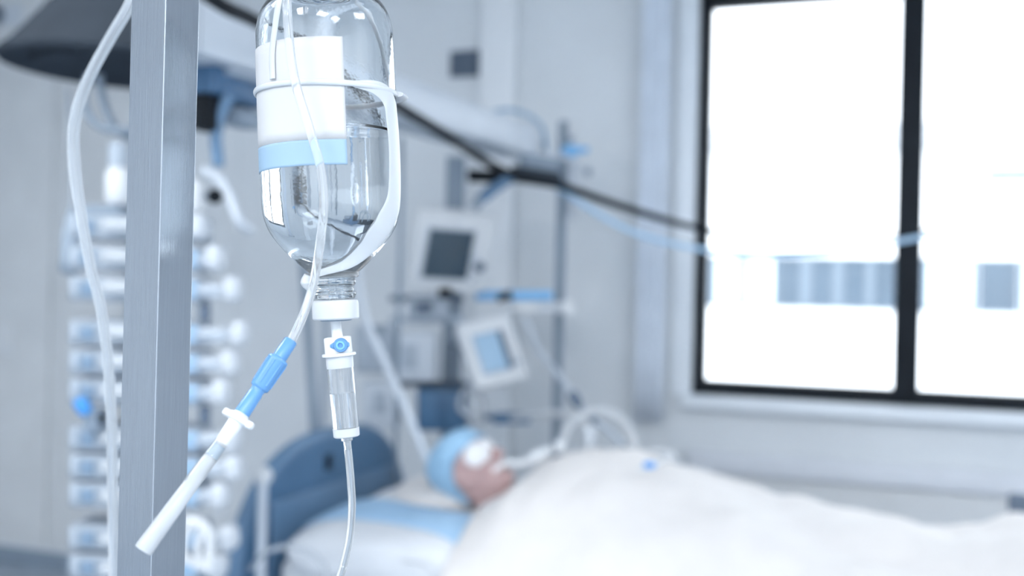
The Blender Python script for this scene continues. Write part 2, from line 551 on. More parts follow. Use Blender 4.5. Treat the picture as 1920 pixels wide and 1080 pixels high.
BL = (A1 - A0).length
bm_t = thing('supply_beam', 'long white ceiling-hung supply beam running away over the bed head', 'beam', beam(BL / 2, -0.082, 0))
prof = [(0, 0.012), (-0.008, 0.0), (-0.15, 0.0), (-0.165, 0.02), (-0.165, 0.10), (-0.145, 0.125), (-0.05, 0.125), (-0.012, 0.112), (0, 0.095)]
MB().rings([[beam(s, o_, z_) for o_, z_ in prof] for s in (0.0, 0.2, BL * 0.5, BL + 0.02)]).build('housing', 'light_grey', bm_t)
MB().box(beam(BL + 0.035, -0.082, 0.062), BD, BN, Z, 0.016, 0.084, 0.066, 0.02).build('end_cap', 'white_rough', bm_t)
MB().box(beam(-0.015, -0.082, 0.062), BD, BN, Z, 0.016, 0.084, 0.066, 0.02).build('end_cap', 'white_rough', bm_t)
MB().box(beam(BL / 2, -0.082, -0.008), BD, BN, Z, BL / 2 - 0.15, 0.045, 0.008, 0.003).build('light_strip', 'grey', bm_t)
for s_ in (0.06, 0.59):
    MB().lathe(beam(s_, -0.082, 0.12), Z, [(0, 0.05), (0.02, 0.045), (0.03, 0.03), (ZC - bz - 0.15, 0.03), (ZC - bz - 0.15, 0.07), (ZC - bz - 0.12, 0.07)], 20).build('hanger_post', 'white_rough', bm_t)
# equipment hanging under the near part of the beam
eq = thing('cable_box', 'dark blue equipment box under the near end of the white beam', 'box', P(425, 200, 2.55))
MB().box(P(428, 158, 2.55), BD, BN, Z, 0.11, 0.05, 0.045, 0.012).build('shell', 'dark_blue', eq)
MB().box(P(388, 212, 2.45), BD, BN, Z, 0.035, 0.025, 0.042, 0.008).build('plug_block', 'black', eq)
MB().box(P(452, 222, 2.6), BD, BN, Z, 0.05, 0.03, 0.022, 0.01).build('socket', 'mid_grey', eq)
MB().box(P(425, 135, 2.55), BD, BN, Z, 0.02, 0.02, 0.06, 0.004).build('bracket', 'mid_grey', eq)
tag(MB().tube([P(432, 180, 2.46), P(412, 215, 2.46), P(405, 255, 2.46), P(410, 312, 2.46)], 0.014).build('blue_hose', 'bed_rim'),
    'short blue hose hanging below the dark box under the beam', 'hose')
tag(MB().tube([P(380, 318, 2.5), P(410, 335, 2.5), P(432, 372, 2.5), P(448, 415, 2.5), P(470, 432, 2.55)], 0.012).build('grey_hose', 'light_grey'),
    'pale grey hose curving past the black ball beside the steel pole', 'hose')

# exam lamp, dark dome
ld = 2.75
lc = P(222, 124, ld)
et = thing('examination_lamp', 'dark charcoal dome lamp at the upper left behind the steel pole', 'lamp', lc)
k = ld / F
MB().lathe(lc, Z + RIGHT * 0.03, [(-0.004, 0.2), (-0.012, 206 * k), (0.0, 212 * k), (0.012, 204 * k), (0.03, 190 * k), (0.06, 172 * k), (0.10, 150 * k), (0.16, 115 * k), (0.21, 75 * k), (0.24, 30 * k), (0.243, 0)], 48).build('shade', 'charcoal', et)
MB().lathe(lc + Z * -0.02, Z, [(0.004, 0.19), (0.010, 0.205), (0.016, 0.205)], 40).build('lens_cover', 'charcoal', et)
MB().tube([lc + Z * 0.22, V((lc.x, lc.y, ZC))], 0.014, sub=1).build('stem', 'white_rough', et)
MB().lathe(V((lc.x, lc.y, ZC - 0.04)), Z, [(0, 0.03), (0.01, 0.06), (0.04, 0.06)], 24).build('ceiling_rose', 'white_rough', et)

# looped dark cables under the dome
cb_t = thing('looped_cables', 'dark grey cables looping down below the charcoal dome lamp', 'cable', P(200, 150, 2.6))
MB().tube([P(165, 140, 2.6), P(158, 190, 2.6), P(180, 232, 2.6), P(225, 246, 2.6), P(268, 225, 2.6), P(285, 140, 2.6)], 0.009).build('cable', 'mid_grey', cb_t)
MB().tube([P(185, 140, 2.62), P(196, 195, 2.62), P(218, 240, 2.62), P(262, 262, 2.62), P(310, 240, 2.62), P(330, 130, 2.62)], 0.010).build('cable', 'mid_grey', cb_t)

# ------------------------------------------------------------------ syringe pump tower
TD = 2.5
tk = TD / F
tower = thing('pump_rack', 'grey upright rack carrying the stack of syringe pumps on a wheeled foot', 'rack', V((P(275, 700, TD).x, TD + 0.11, 0)))
tx, ty = tower.location.x, TD + 0.11
MB().tube([V((tx - 0.02, ty, 0.09)), V((tx - 0.02, ty, 1.78))], 0.018, sub=1).build('upright', 'steel_dull', tower)
MB().box(V((tx - 0.02, ty - 0.03, 1.24)), V((1, 0, 0)), V((0, 1, 0)), Z, 0.06, 0.012, 0.48, 0.004).build('back_plate', 'grey', tower)
MB().lathe(V((tx - 0.02, ty, 0.07)), Z, [(0, 0.06), (0.03, 0.06), (0.05, 0.03), (0.06, 0.02)], 20).build('hub', 'steel_dull', tower)
for q in range(5):
    an = 2 * PI * q / 5
    e = V((tx - 0.02 + 0.27 * math.cos(an), ty + 0.27 * math.sin(an), 0.065))
    MB().tube([V((tx - 0.02, ty, 0.085)), e], [0.02, 0.012], sub=1).build('foot', 'steel_dull', tower)
    MB().lathe(e + V((0, -0.012, -0.033)), V((0, 1, 0)), [(0, 0.02), (0.003, 0.03), (0.021, 0.03), (0.024, 0.02)], 16).build('castor', 'black', tower)
MB().box(P(200, 397, TD), RIGHT, FWD, UP, 0.05, 0.05, 0.012, 0.005).build('top_bar', 'mid_grey', tower)

XA, YA = V((1, 0, 0)), V((0, 1, 0))


def make_pump(ext, k):
    """one syringe pump in its own axes: x along the syringe, front towards -y"""
    t = thing('syringe_pump', '', 'pump', (0, 0, 0), 'syringe pumps stacked on the rack')
    MB().box((0.01, 0, 0), XA, YA, Z, 0.15, 0.06, 0.029, 0.008).build('body', 'pump', t, local=True)
    MB().box((-0.095, -0.06, 0.0), XA, YA, Z, 0.016, 0.004, 0.016, 0.003)  .build('keypad', 'slate_blue', t, local=True)
    MB().box((-0.125, -0.06, 0.004), XA, YA, Z, 0.009, 0.004, 0.018, 0.003).build('side_grip', 'grey', t, local=True)
    MB().box((0.139, -0.061, 0.002), XA, YA, Z, 0.019, 0.004, 0.018, 0.003).build('display', 'off_pump', t, local=True)
    y = -0.082
    MB().lathe((-0.06, y, 0.004), XA, [(0, 0.004), (0.012, 0.006), (0.014, 0.016), (0.13, 0.016), (0.13, 0.026), (0.136, 0.026)], 20).build('syringe_barrel', 'haze_tube', t, local=True)
    MB().box((0.165 + ext * 0.25, -0.03, 0.0), XA, YA, Z, 0.008 + ext * 0.26, 0.03, 0.017, 0.012).build('pusher', 'light_grey', t, local=True)
    g = MB()
    g.box((0.15 + ext, -0.045, 0.006), (XA + Z * 0.12 * k).normalized(), YA, (Z - XA * 0.12 * k).normalized(), 0.020, 0.034, 0.029, 0.016)
    g.build('plunger_grip', 'white_rough', t, local=True)
    MB().tube([(0.15, -0.06, 0.0), (0.15 + ext, -0.05, 0.004)], 0.009, sub=1).build('plunger_rod', 'grey', t, local=True)
    return t


rows = [(430, 0.004, 0), (487, 0.045, 1), (543, 0.085, 0), (624, 0.10, -1), (678, 0.078, 1), (732, 0.058, 0), (818, 0.082, -1), (870, 0.086, 1), (922, 0.055, 0), (1000, 0.075, 1), (1054, 0.05, -1)]
names = ['topmost', 'second', 'third', 'fourth', 'fifth', 'sixth', 'seventh', 'eighth', 'ninth', 'tenth', 'lowest']
for (y, ext, kk), nm in zip(rows, names):
    t = make_pump(ext, kk)
    c = P(275, y, TD)
    t.matrix_basis = Matrix.Translation(V((c.x - 0.02, TD, c.z)))
    t['label'] = '%s grey syringe pump%s in the stack behind the steel pole' % (nm, '' if nm in ('topmost', 'lowest') else ' from the top')
for yy in (585, 776):                         # dark blocks standing in for the shade in the gaps between pump groups
    tag(MB().box(P(384, yy, TD - 0.03), RIGHT, FWD, UP, 0.012, 0.015, 0.02, 0.006).build('gap_shade', 'slate'),
        'dark block for the shade in the %s gap of the pump stack' % ('upper' if yy < 700 else 'lower'), 'clip')
# white bottle and black ball on top of the tower
t = thing('nebuliser_cup', 'white cup with a black round knob above the pump stack', 'cup', P(362, 400, TD))
MB().lathe(P(362, 395, TD), UP, [(0, 0.022), (0.01, 0.026), (0.055, 0.028), (0.07, 0.018), (0.075, 0.0)], 24).build('cup', 'white', t)
MB().tube([P(370, 368, TD), P(396, 368, TD)], 0.008, sub=1).build('neck', 'mid_grey', t)
MB().ball(P(403, 368, TD), 0.0185).build('knob', 'black', t)
t = thing('white_canister', 'white canister with grey cap left of the steel pole above the pumps', 'canister', P(222, 385, TD))
MB().lathe(P(222, 383, TD), UP, [(0, 0.026), (0.005, 0.03), (0.07, 0.03), (0.085, 0.02), (0.085, 0.0)], 24).build('body', 'white', t)
MB().lathe(P(222, 314, TD), UP, [(0, 0.022), (0.05, 0.022), (0.06, 0.012)], 24).build('cap', 'grey', t)
# coiled tubing at the foot of the stack
tag(MB().tube([P(352 + 46 * (1 - q / 34) * math.cos(q * 0.62) + q * 1.2, 1010 + 40 * math.sin(q * 0.62) + q * 0.6, TD - 0.14 - 0.001 * q) for q in range(34)], 0.008, n=8, sub=4).build('coiled_tube', 'white'),
    'white tube coiled in loops at the foot of the pump stack', 'tube')
tag(MB().tube([P(470, 1068, 2.55), P(500, 1035, 2.5), P(545, 1025, 2.5), P(590, 1042, 2.5), P(612, 1080, 2.5), P(600, 1180, 2.5)], 0.005).build('looped_tube', 'drain'),
    'clear tube arching low in front of the blue headboard', 'tube')
# infusion bag and blue plug at the left of the rack
t = thing('infusion_bag', 'small translucent blue-tinted bag hanging left of the pump stack', 'bag', P(132, 520, 2.7))
MB().tube([P(128, 170, 2.7), P(134, 300, 2.7), P(134, 385, 2.7)], 0.004).build('cord', 'grey', t)
MB().lathe(P(133, 508, 2.7), UP, [(-0.012, 0.006), (0, 0.022), (0.03, 0.026), (0.09, 0.022), (0.15, 0.010), (0.165, 0.004)], 20).build('bag', 'bag', t)
MB().lathe(P(133, 509, 2.7), UP, [(-0.004, 0.024), (0.02, 0.029), (0.022, 0.02)], 20).build('base_cap', 'mid_grey', t)
t = thing('blue_plug', 'small blue plug with dark socket left of the pump stack', 'plug', P(170, 780, 2.45))
MB().lathe(P(146, 748, 2.4), (P(165, 776, 2.4) - P(146, 748, 2.4)), [(0, 0.010), (0.006, 0.017), (0.03, 0.017), (0.04, 0.012)], 20).build('plug', 'blue', t)
MB().box(P(180, 786, 2.43), RIGHT, FWD, UP, 0.018, 0.03, 0.024, 0.006).build('socket', 'mid_grey', t)
MB().ball(P(190, 784, 2.38), 0.010).build('button', 'black', t)

# ------------------------------------------------------------------ bed
B = U.copy()                                 # along the bed, to the feet
HB = V((-0.55, 3.35, 0))                     # middle of the head end


def bed(s, t, z):
    return HB + B * s + N * t + Z * z


bt = thing('hospital_bed', 'hospital bed with dark blue headboard and white bedding', 'bed', bed(1.05, 0, 0))


def bbox(mb, s0, s1, t0, t1, z0, z1, r=0.0):
    return mb.box(bed((s0 + s1) / 2, (t0 + t1) / 2, (z0 + z1) / 2), B, N, Z, (s1 - s0) / 2, (t1 - t0) / 2, (z1 - z0) / 2, r)


bbox(MB(), 0.06, 2.12, -0.40, 0.40, 0.56, 0.735, 0.03).build('mattress', 'pillow', bt)
bbox(MB(), 0.04, 2.12, -0.45, 0.45, 0.47, 0.555, 0.01).build('base_frame', 'grey', bt)
for s_, t_ in ((0.25, -0.36), (0.25, 0.36), (1.9, -0.36), (1.9, 0.36)):
    bbox(MB(), s_ - 0.03, s_ + 0.03, t_ - 0.03, t_ + 0.03, 0.12, 0.47, 0.004).build('leg', 'grey', bt)
    MB().lathe(bed(s_, t_ - 0.02, 0.065), N, [(0, 0.05), (0.005, 0.064), (0.035, 0.064), (0.04, 0.05)], 20).build('castor', 'slate', bt)


def board(s0, tdepth, ztop, zbot, name, sh):
    pts = []
    for j in range(41):
        a = PI * j / 40
        cx, sx = math.cos(a), math.sin(a)
        e = 0.72
        pts.append((-0.53 * math.copysign(abs(cx) ** e, cx), zbot + (ztop - zbot) * (abs(sx) ** 0.62) if sx > 1e-6 else zbot))
    out = [bed(s0, t_, z_) for t_, z_ in pts]
    o = MB().prism(out, B * tdepth).build(name, 'bed_blue', bt)
    MB().tube([bed(s0 + tdepth / 2, t_, z_) for t_, z_ in pts], 0.026, sub=2).build('rim', 'bed_rim', o)
    return o


hb = board(-0.035, 0.05, 1.025, 0.40, 'headboard', 1)
bbox(MB(), 0.008, 0.020, -0.075, -0.035, 0.925, 0.975, 0.005).build('grip_slot_shade', 'black', hb)  # black block standing in for the shade inside the cut-out grip
bbox(MB(), 0.013, 0.03, -0.38, 0.38, 0.56, 0.885, 0.010).build('inner_panel', 'bed_rim', hb)
board(2.14, 0.05, 0.90, 0.40, 'footboard', 1)
MB().tube([bed(0.07, -0.5, 0.50), bed(0.07, -0.5, 0.965)], 0.013, sub=1).build('corner_post', 'light_grey', bt)
bbox(MB(), 0.05, 0.09, -0.515, -0.43, 0.49, 0.53, 0.006).build('post_socket', 'grey', bt)
MB().ball(bed(0.07, -0.5, 0.982), 0.026).build('post_knob', 'white', bt)
MB().tube([bed(0.9, 0.47, 0.60), bed(0.93, 0.47, 0.80), bed(1.05, 0.47, 0.80), bed(1.85, 0.47, 0.80), bed(1.97, 0.47, 0.80), bed(2.0, 0.47, 0.87)], 0.014).build('side_rail', 'grey', bt)
MB().box(bed(2.0, 0.47, 0.885), B, N, Z, 0.028, 0.018, 0.05, 0.012).build('rail_grip', 'slate', bt)

# pillow: a soft cushion lying on the mattress
PC, PZ = (0.365, 0.0), 0.783
PH = (0.255, 0.445)


def pil(x, y):                               # half thickness at -1..1
    return 0.088 * max(0.0, 1 - abs(x) ** 4.5) ** 0.45 * max(0.0, 1 - abs(y) ** 4.5) ** 0.45


def pil_top(s, t):
    x, y = (s - PC[0]) / PH[0], (t - PC[1]) / PH[1]
    dent = 0.035 * math.exp(-((s - 0.44) / 0.13) ** 2 - ((t - 0.0) / 0.15) ** 2)
    wr = 0.006 * noise.noise(V((s * 9, t * 9, 2.0)))
    return PZ + pil(x, y) - dent * (pil(x, y) / 0.088) + wr


pm = MB()
nn = 40
for sg in (1, -1):
    def fn(a, b, sg=sg):
        x, y = 2 * a - 1, 2 * b - 1
        x, y = math.sin(x * PI / 2), math.sin(y * PI / 2)
        s, t = PC[0] + PH[0] * x, PC[1] + PH[1] * y
        return bed(s, t, pil_top(s, t) if sg > 0 else PZ - 0.10 * max(0.0, 1 - abs(x) ** 9) ** 0.3 * max(0.0, 1 - abs(y) ** 9) ** 0.3)
    pm.sheet(fn, nn, nn)
pb = pm.build('pillow', 'pillow')
bmx = bmesh.new(); bmx.from_mesh(pb.data)
bmesh.ops.remove_doubles(bmx, verts=bmx.verts[:], dist=0.0008)
bmesh.ops.recalc_face_normals(bmx, faces=bmx.faces[:])
bmx.to_mesh(pb.data); bmx.free(); pb.data.shade_smooth()
tag(pb, 'large soft white pillow under the patient beside the blue headboard', 'pillow')


def padf(a, b):
    s = 0.125 + 0.475 * a
    t = -0.375 + 0.185 * b + 0.02 * math.sin(a * 4)
    return bed(s, t, pil_top(min(s, 0.60), t) + 0.006)


tag(MB().sheet(padf, 30, 12).build('bed_pad', 'pale_blue', solid=0.005), 'light blue cloth pad lying along the near edge of the pillow', 'cloth')
# small white cushion beneath the head
tag(MB().ball(bed(0.36, 0.12, 0.862), 0.17, 0.24, 0.05, axes=(B, N, Z), n=32).build('head_cushion', 'linen'), 'flat white cushion behind the patient head on the large pillow', 'cushion')

# blanket over the body
prof_z = [(0.55, 0.845), (0.62, 0.895), (0.71, 0.975), (0.80, 1.015), (0.94, 1.028), (1.03, 0.998), (1.17, 0.963), (1.27, 0.933), (1.36, 0.902), (1.49, 0.892), (1.60, 0.876), (1.70, 0.866), (1.80, 0.856), (1.87, 0.876), (1.96, 0.906), (2.04, 0.906), (2.09, 0.86), (2.12, 0.79)]


def zc(s):
    for (a, za), (b, zb) in zip(prof_z, prof_z[1:]):
        if s <= b:
            k = max(0, (s - a) / (b - a))
            k = k * k * (3 - 2 * k) * 0.5 + k * 0.5
            return za + (zb - za) * k
    return prof_z[-1][1]


def blanket(a, b):
    s = 0.595 + 1.525 * a
    t = -0.62 + 1.24 * b
    q = abs(t)
    edge = 0.765
    if q < 0.46:
        k = (q / 0.46)
        z = edge + (zc(s) - edge) * max(0, 1 - k ** 2.3) ** 0.9
        tt = t
    else:
        z = edge - (q - 0.46) * 1.9
        tt = math.copysign(0.46 + 0.02 * min(1, (q - 0.46) / 0.03), t)
    f = 0.024 * noise.noise(V((s * 3.2 + 4, t * 5.0, 0.3))) + 0.020 * noise.noise(V((s * 8 - t * 5, t * 3 + s * 2, 5.0)))
    f += 0.010 * math.sin(18 * t + 9 * s + 3 * noise.noise(V((s * 2, t * 2, 9))))
    z += f * min(1, 0.35 + k_edge(a)) if q < 0.46 else f * 0.6
    if q >= 0.46:
        tt += math.copysign(0.012 * math.sin(s * 22 + 2 * noise.noise(V((s * 3, 1, 1)))) * min(1, (q - 0.46) / 0.1), t)
    skew = 0.05 * (1 - a) * noise.noise(V((t * 4, 0.5, 3)))
    return bed(s + skew, tt, z + 0.014)


def k_edge(a):
    return min(1, a * 6)


bk = MB().sheet(blanket, 150, 110).build('blanket', 'linen', solid=0.022)
tag(bk, 'thick white blanket covering the patient up to the chest', 'blanket')

# ------------------------------------------------------------------ patient
HC = P(884, 884, 3.16)
ca_, sa_ = math.cos(math.radians(50)), math.sin(math.radians(50))
HU = (Z * ca_ - B * sa_).normalized()        # towards the crown
HF = (B * ca_ + Z * sa_).normalized()        # where the face looks
HL = HU.cross(HF)                            # towards the far side
# face turned a little to the camera
rot = Matrix.Rotation(math.radians(-8), 3, HU)
HF = rot @ HF
HL = rot @ HL


def hd(x, y, z):
    return HC + HF * x + HL * y + HU * z


person = thing('person', 'person in a pale blue cap lying in bed under the white blanket', 'person', bed(0.9, 0, 0.74))
ring = [(-0.116, 0.062, -0.01, 0.022), (-0.110, 0.080, 0.0, 0.036), (-0.098, 0.088, 0.02, 0.046), (-0.08, 0.086, 0.045, 0.054), (-0.066, 0.093, 0.06, 0.059), (-0.05, 0.090, 0.07, 0.063), (-0.03, 0.086, 0.082, 0.068),
        (0.0, 0.082, 0.092, 0.072), (0.015, 0.088, 0.096, 0.074), (0.03, 0.094, 0.098, 0.075), (0.06, 0.090, 0.097, 0.075), (0.085, 0.076, 0.085, 0.067), (0.105, 0.052, 0.060, 0.048), (0.116, 0.026, 0.03, 0.024), (0.119, 0.004, 0.004, 0.004)]


def head_rings(g=0.0, zmin=-1):
    rs = []
    for z_, f_, b_, w_ in ring:
        if z_ < zmin:
            continue
        rs.append([hd((f_ + g if math.cos(a) > 0 else b_ + g) * math.copysign(abs(math.cos(a)) ** 0.85, math.cos(a)), (w_ + g) * math.copysign(abs(math.sin(a)) ** 0.85, math.sin(a)), z_ + g * max(0, z_) / 0.12)
                   for a in [2 * PI * j / 36 for j in range(36)]])
    return rs


bd = MB()
bd.rings(head_rings())
AX = (HF, HL, HU)
bd.tube([hd(0.084, 0, 0.018), hd(0.098, 0, -0.008), hd(0.112, 0, -0.03)], [0.007, 0.010, 0.013], sub=4)
bd.ball(hd(0.110, 0, -0.033), 0.014, 0.015, 0.011, AX)
for sg in (1, -1):
    bd.ball(hd(0.098, 0.013 * sg, -0.036), 0.010, 0.009, 0.008, AX)
    bd.ball(hd(0.074, 0.032 * sg, 0.003), 0.013, 0.016, 0.011, AX)
    bd.ball(hd(0.084, 0.030 * sg, 0.024), 0.010, 0.022, 0.007, AX)
    bd.ball(hd(-0.008, 0.073 * sg, -0.008), 0.020, 0.008, 0.031, AX)
    bd.ball(hd(0.062, 0.042 * sg, -0.028), 0.022, 0.018, 0.02, AX)
bd.ball(hd(0.093, 0, -0.061), 0.010, 0.024, 0.006, AX)
bd.ball(hd(0.090, 0, -0.073), 0.011, 0.021, 0.006, AX)
bd.ball(hd(0.080, 0, -0.102), 0.014, 0.02, 0.013, AX)


def el(pts, sub=6, n=20):                    # lofted body piece: (point, half width, half depth)
    q, a = spline([p for p, _, _ in pts], [w_ for _, w_, _ in pts], sub)
    _, b = spline([p for p, _, _ in pts], [d_ for _, _, d_ in pts], sub)
    rs = []
    for i in range(len(q)):
        tt = (q[min(i + 1, len(q) - 1)] - q[max(i - 1, 0)]).normalized()
        nn_ = N.cross(tt).normalized()
        rs.append([q[i] + N * (a[i] * math.cos(2 * PI * j / n)) + nn_ * (b[i] * math.sin(2 * PI * j / n)) for j in range(n)])
    bd.rings(rs)


neck0 = hd(-0.015, 0, -0.07)
el([(neck0, 0.058, 0.058), (neck0.lerp(bed(0.64, 0, 0.845), 0.6), 0.057, 0.056), (bed(0.66, 0, 0.85), 0.07, 0.06)])
el([(bed(0.62, 0, 0.84), 0.08, 0.045), (bed(0.68, 0, 0.85), 0.17, 0.07), (bed(0.80, 0, 0.855), 0.175, 0.10), (bed(0.95, 0, 0.86), 0.165, 0.108), (bed(1.10, 0, 0.845), 0.155, 0.092), (bed(1.24, 0, 0.825), 0.165, 0.075), (bed(1.32, 0, 0.815), 0.15, 0.065)])
for sg in (1, -1):
    el([(bed(0.68, 0.17 * sg, 0.845), 0.058, 0.058), (bed(0.84, 0.225 * sg, 0.82), 0.047, 0.047), (bed(1.0, 0.25 * sg, 0.80), 0.040, 0.040), (bed(1.14, 0.235 * sg, 0.80), 0.036, 0.034), (bed(1.26, 0.20 * sg, 0.805), 0.027, 0.024), (bed(1.30, 0.195 * sg, 0.81), 0.036, 0.018), (bed(1.36, 0.19 * sg, 0.81), 0.036, 0.016)])
    for q in range(4):
        y = (0.19 + (q - 1.5) * 0.018) * sg
        L = (0.06, 0.07, 0.066, 0.05)[q]
        bd.tube([bed(1.345, y, 0.812), bed(1.345 + L * 0.6, y, 0.816), bed(1.345 + L * 1.1, y, 0.800)], [0.0095, 0.009, 0.0075], sub=3, n=8)
    bd.tube([bed(1.29, (0.195 - 0.028) * sg, 0.812), bed(1.325, (0.195 - 0.05) * sg, 0.812), bed(1.36, (0.195 - 0.055) * sg, 0.808)], [0.012, 0.010, 0.008], sub=3, n=8)
    el([(bed(1.27, 0.085 * sg, 0.815), 0.082, 0.068), (bed(1.45, 0.095 * sg, 0.805), 0.072, 0.06), (bed(1.63, 0.10 * sg, 0.80), 0.054, 0.048), (bed(1.76, 0.105 * sg, 0.79), 0.050, 0.046), (bed(1.90, 0.11 * sg, 0.785), 0.037, 0.036), (bed(2.01, 0.11 * sg, 0.78), 0.035, 0.036)])
    bd.tube([bed(2.005, 0.10 * sg, 0.775), bed(2.015, 0.105 * sg, 0.81), bed(2.03, 0.115 * sg, 0.845)], [0.036, 0.032, 0.022], sub=4)
body = bd.build('body', 'skin', person)
rm = body.modifiers.new('union', 'REMESH')
rm.mode = 'VOXEL'
rm.voxel_size = 0.0055
rm.use_smooth_shade = True
sm = body.modifiers.new('soft', 'SMOOTH')
sm.factor = 0.5
sm.iterations = 3
# cap, eye pads, tube holder, collar
cap = MB()
crs = []
for z_, f_, b_, w_ in ring:
    if z_ < -0.07:
        continue
    r_ = []
    for j in range(36):
        a = 2 * PI * j / 36
        c_, s_ = math.cos(a), math.sin(a)
        g = 0.008 + 0.007 * noise.noise(V((c_ * 2.5, s_ * 2.5, z_ * 25)))
        lim = 0.045                          # the cap edge runs over the brow and behind the ear
        x = (f_ + g if c_ > 0 else b_ + g + 0.008) * math.copysign(abs(c_) ** 0.85, c_)
        zz = max(z_, lim if c_ > 0.1 else lim + (c_ - 0.1) * 0.16)
        if zz > z_:                          # keep the section of the height it is lifted to
            fz = [q for q in ring if q[0] >= zz - 0.02][0]
            x = (fz[1] + g if c_ > 0 else fz[2] + g + 0.008) * math.copysign(abs(c_) ** 0.85, c_)
            w2 = fz[3]
        else:
            w2 = w_
        r_.append(hd(x, (w2 + g) * math.copysign(abs(s_) ** 0.85, s_), zz + 0.011 * max(0, zz) / 0.12))
    crs.append(r_)
cap.rings(crs)
cap.build('cap', 'cap_blue', person)
for sg in (1, -1):
    MB().ball(hd(0.076, 0.038 * sg, 0.012), 0.018, 0.045, 0.038, (HF * 0.85 + HL * 0.53 * sg, HL * 0.85 - HF * 0.53 * sg, HU), n=18).build('eye_pad', 'gauze', person)
MB().tube([hd(0.080, -0.048, -0.057), hd(0.094, -0.034, -0.060), hd(0.103, -0.015, -0.062), hd(0.105, 0.0, -0.063), hd(0.103, 0.015, -0.062), hd(0.085, 0.045, -0.058)], 0.008, flat=0.4, hint=HF, sub=4).build('tube_tape', 'gauze', person)
gc = MB()
gp = [neck0.lerp(bed(0.64, 0, 0.85), 0.85) + (N * math.cos(a) * 0.095 + (HF * 0.8 + B * 0.1) * math.sin(a) * 0.075) for a in [2 * PI * j / 12 for j in range(12)]]
gc.tube(gp, 0.022, closed=True, sub=4)
gc.build('gown_collar', 'pale_blue', person)

# breathing tube, connector and corrugated hoses on the chest
mo = hd(0.10, 0, -0.065)
bt1 = thing('breathing_tube', 'short white breathing tube and holder at the patient mouth', 'tube', mo)
MB().tube([mo, P(985, 868, 3.12), P(1012, 856, 3.12)], [0.010, 0.014, 0.014]).build('mouth_tube', 'white', bt1)
MB().lathe(P(996, 864, 3.12), P(1040, 840, 3.1) - P(996, 864, 3.12), [(0, 0.018), (0.004, 0.022), (0.04, 0.022), (0.05, 0.014), (0.07, 0.014)], 20).build('connector', 'white', bt1)
MB().ball(P(1050, 838, 3.08), 0.020).build('valve', 'white', bt1)
hs = thing('ventilator_hose', 'white corrugated breathing hose arching over the patient chest', 'hose', P(1120, 830, 3.1))
MB().tube([P(1050, 838, 3.12), P(1066, 800, 3.14), P(1092, 780, 3.16), P(1125, 772, 3.18), P(1160, 782, 3.18), P(1182, 812, 3.16), P(1190, 842, 3.12), P(1200, 860, 3.10)], 0.0125, sub=16, ribs=0.09).build('hose', 'milky', hs)
MB().tube([P(960, 785, 3.75), P(1010, 778, 3.5), P(1060, 776, 3.3), P(1095, 788, 3.18), P(1106, 825, 3.12)], 0.011, sub=16, ribs=0.09).build('side_hose', 'white', hs)
MB().lathe(P(1106, 835, 3.1), UP, [(0, 0.014), (0.03, 0.014), (0.032, 0.02), (0.05, 0.02)], 16).build('chest_port', 'white_rough', hs)
y1, y2 = P(1070, 735, 3.2), P(1118, 792, 3.16)
sp = thing('sensor_cable', 'grey cable with two dark connectors leading down to the chest', 'cable', y2)
MB().tube([P(985, 600, 3.85), P(1010, 655, 3.7), P(1045, 700, 3.45), y1], 0.010).build('cable', 'light_grey', sp)
MB().lathe(y1, (P(1090, 766, 3.19) - y1), [(0, 0.01), (0.006, 0.018), (0.04, 0.018), (0.055, 0.010)], 20).build('connector', 'slate', sp)
MB().lathe(P(1096, 782, 3.18), (P(1125, 790, 3.16) - P(1096, 782, 3.18)), [(0, 0.008), (0.005, 0.013), (0.03, 0.013), (0.04, 0.008)], 20).build('connector', 'slate', sp)
MB().tube([P(1090, 766, 3.19), P(1100, 783, 3.18), P(1130, 800, 3.15), P(1170, 835, 3.08)], 0.007).build('lead', 'grey', sp)
t = thing('stopcock', 'small blue and white stopcock lying on the white blanket', 'stopcock', P(1218, 875, 2.95))
zt = 2.80
MB().tube([P(1198, 880, zt), P(1238, 868, zt)], 0.008, sub=1).build('body', 'white', t)
MB().ball(P(1218, 872, zt - 0.01), 0.017, 0.011, 0.010).build('tap', 'blue', t)
tag(MB().tube([P(1238, 866, 2.97), P(1262, 856, 2.98), P(1246, 846, 3.02), P(1200, 848, 3.05)], 0.006).build('chest_line', 'white'), 'thin white line leading from the blue stopcock over the blanket', 'tube')
# hose from the rack down past the patient's cap
tag(MB().tube([beam(0.62, -0.02, 0.004), P(655, 300, 3.05), P(664, 470, 3.15), P(684, 590, 3.2), P(715, 665, 3.2), P(752, 745, 3.2), P(792, 840, 3.19), P(826, 925, 3.16)], 0.012).build('pale_hose', 'light_grey'), 'pale grey hose slanting down to the pillow behind the cap', 'hose')
# hanging dark hoses behind the bottle
for (px, x2, d, lab, mm) in ((565, 588, 3.4, 'dark vertical hose hanging left of the drip chamber', 'mid_grey'), (618, 604, 3.7, 'grey vertical hose hanging behind the drip chamber', 'grey'), (752, 742, 3.6, 'thin grey hose hanging under the beam close to the bottle right side', 'mid_grey')):
    s_ = (P(px, 300, d) - A0).dot(BD)
    tag(MB().tube([V((P(px, 300, d).x, d, bz + 0.005)), P(px, 420, d), P((px + x2) / 2, 600, d), P(x2, 800, d), P(x2 + 5, 960, d + 0.1)], 0.014 if px < 700 else 0.008).build('hanging_hose', mm), lab, 'hose')

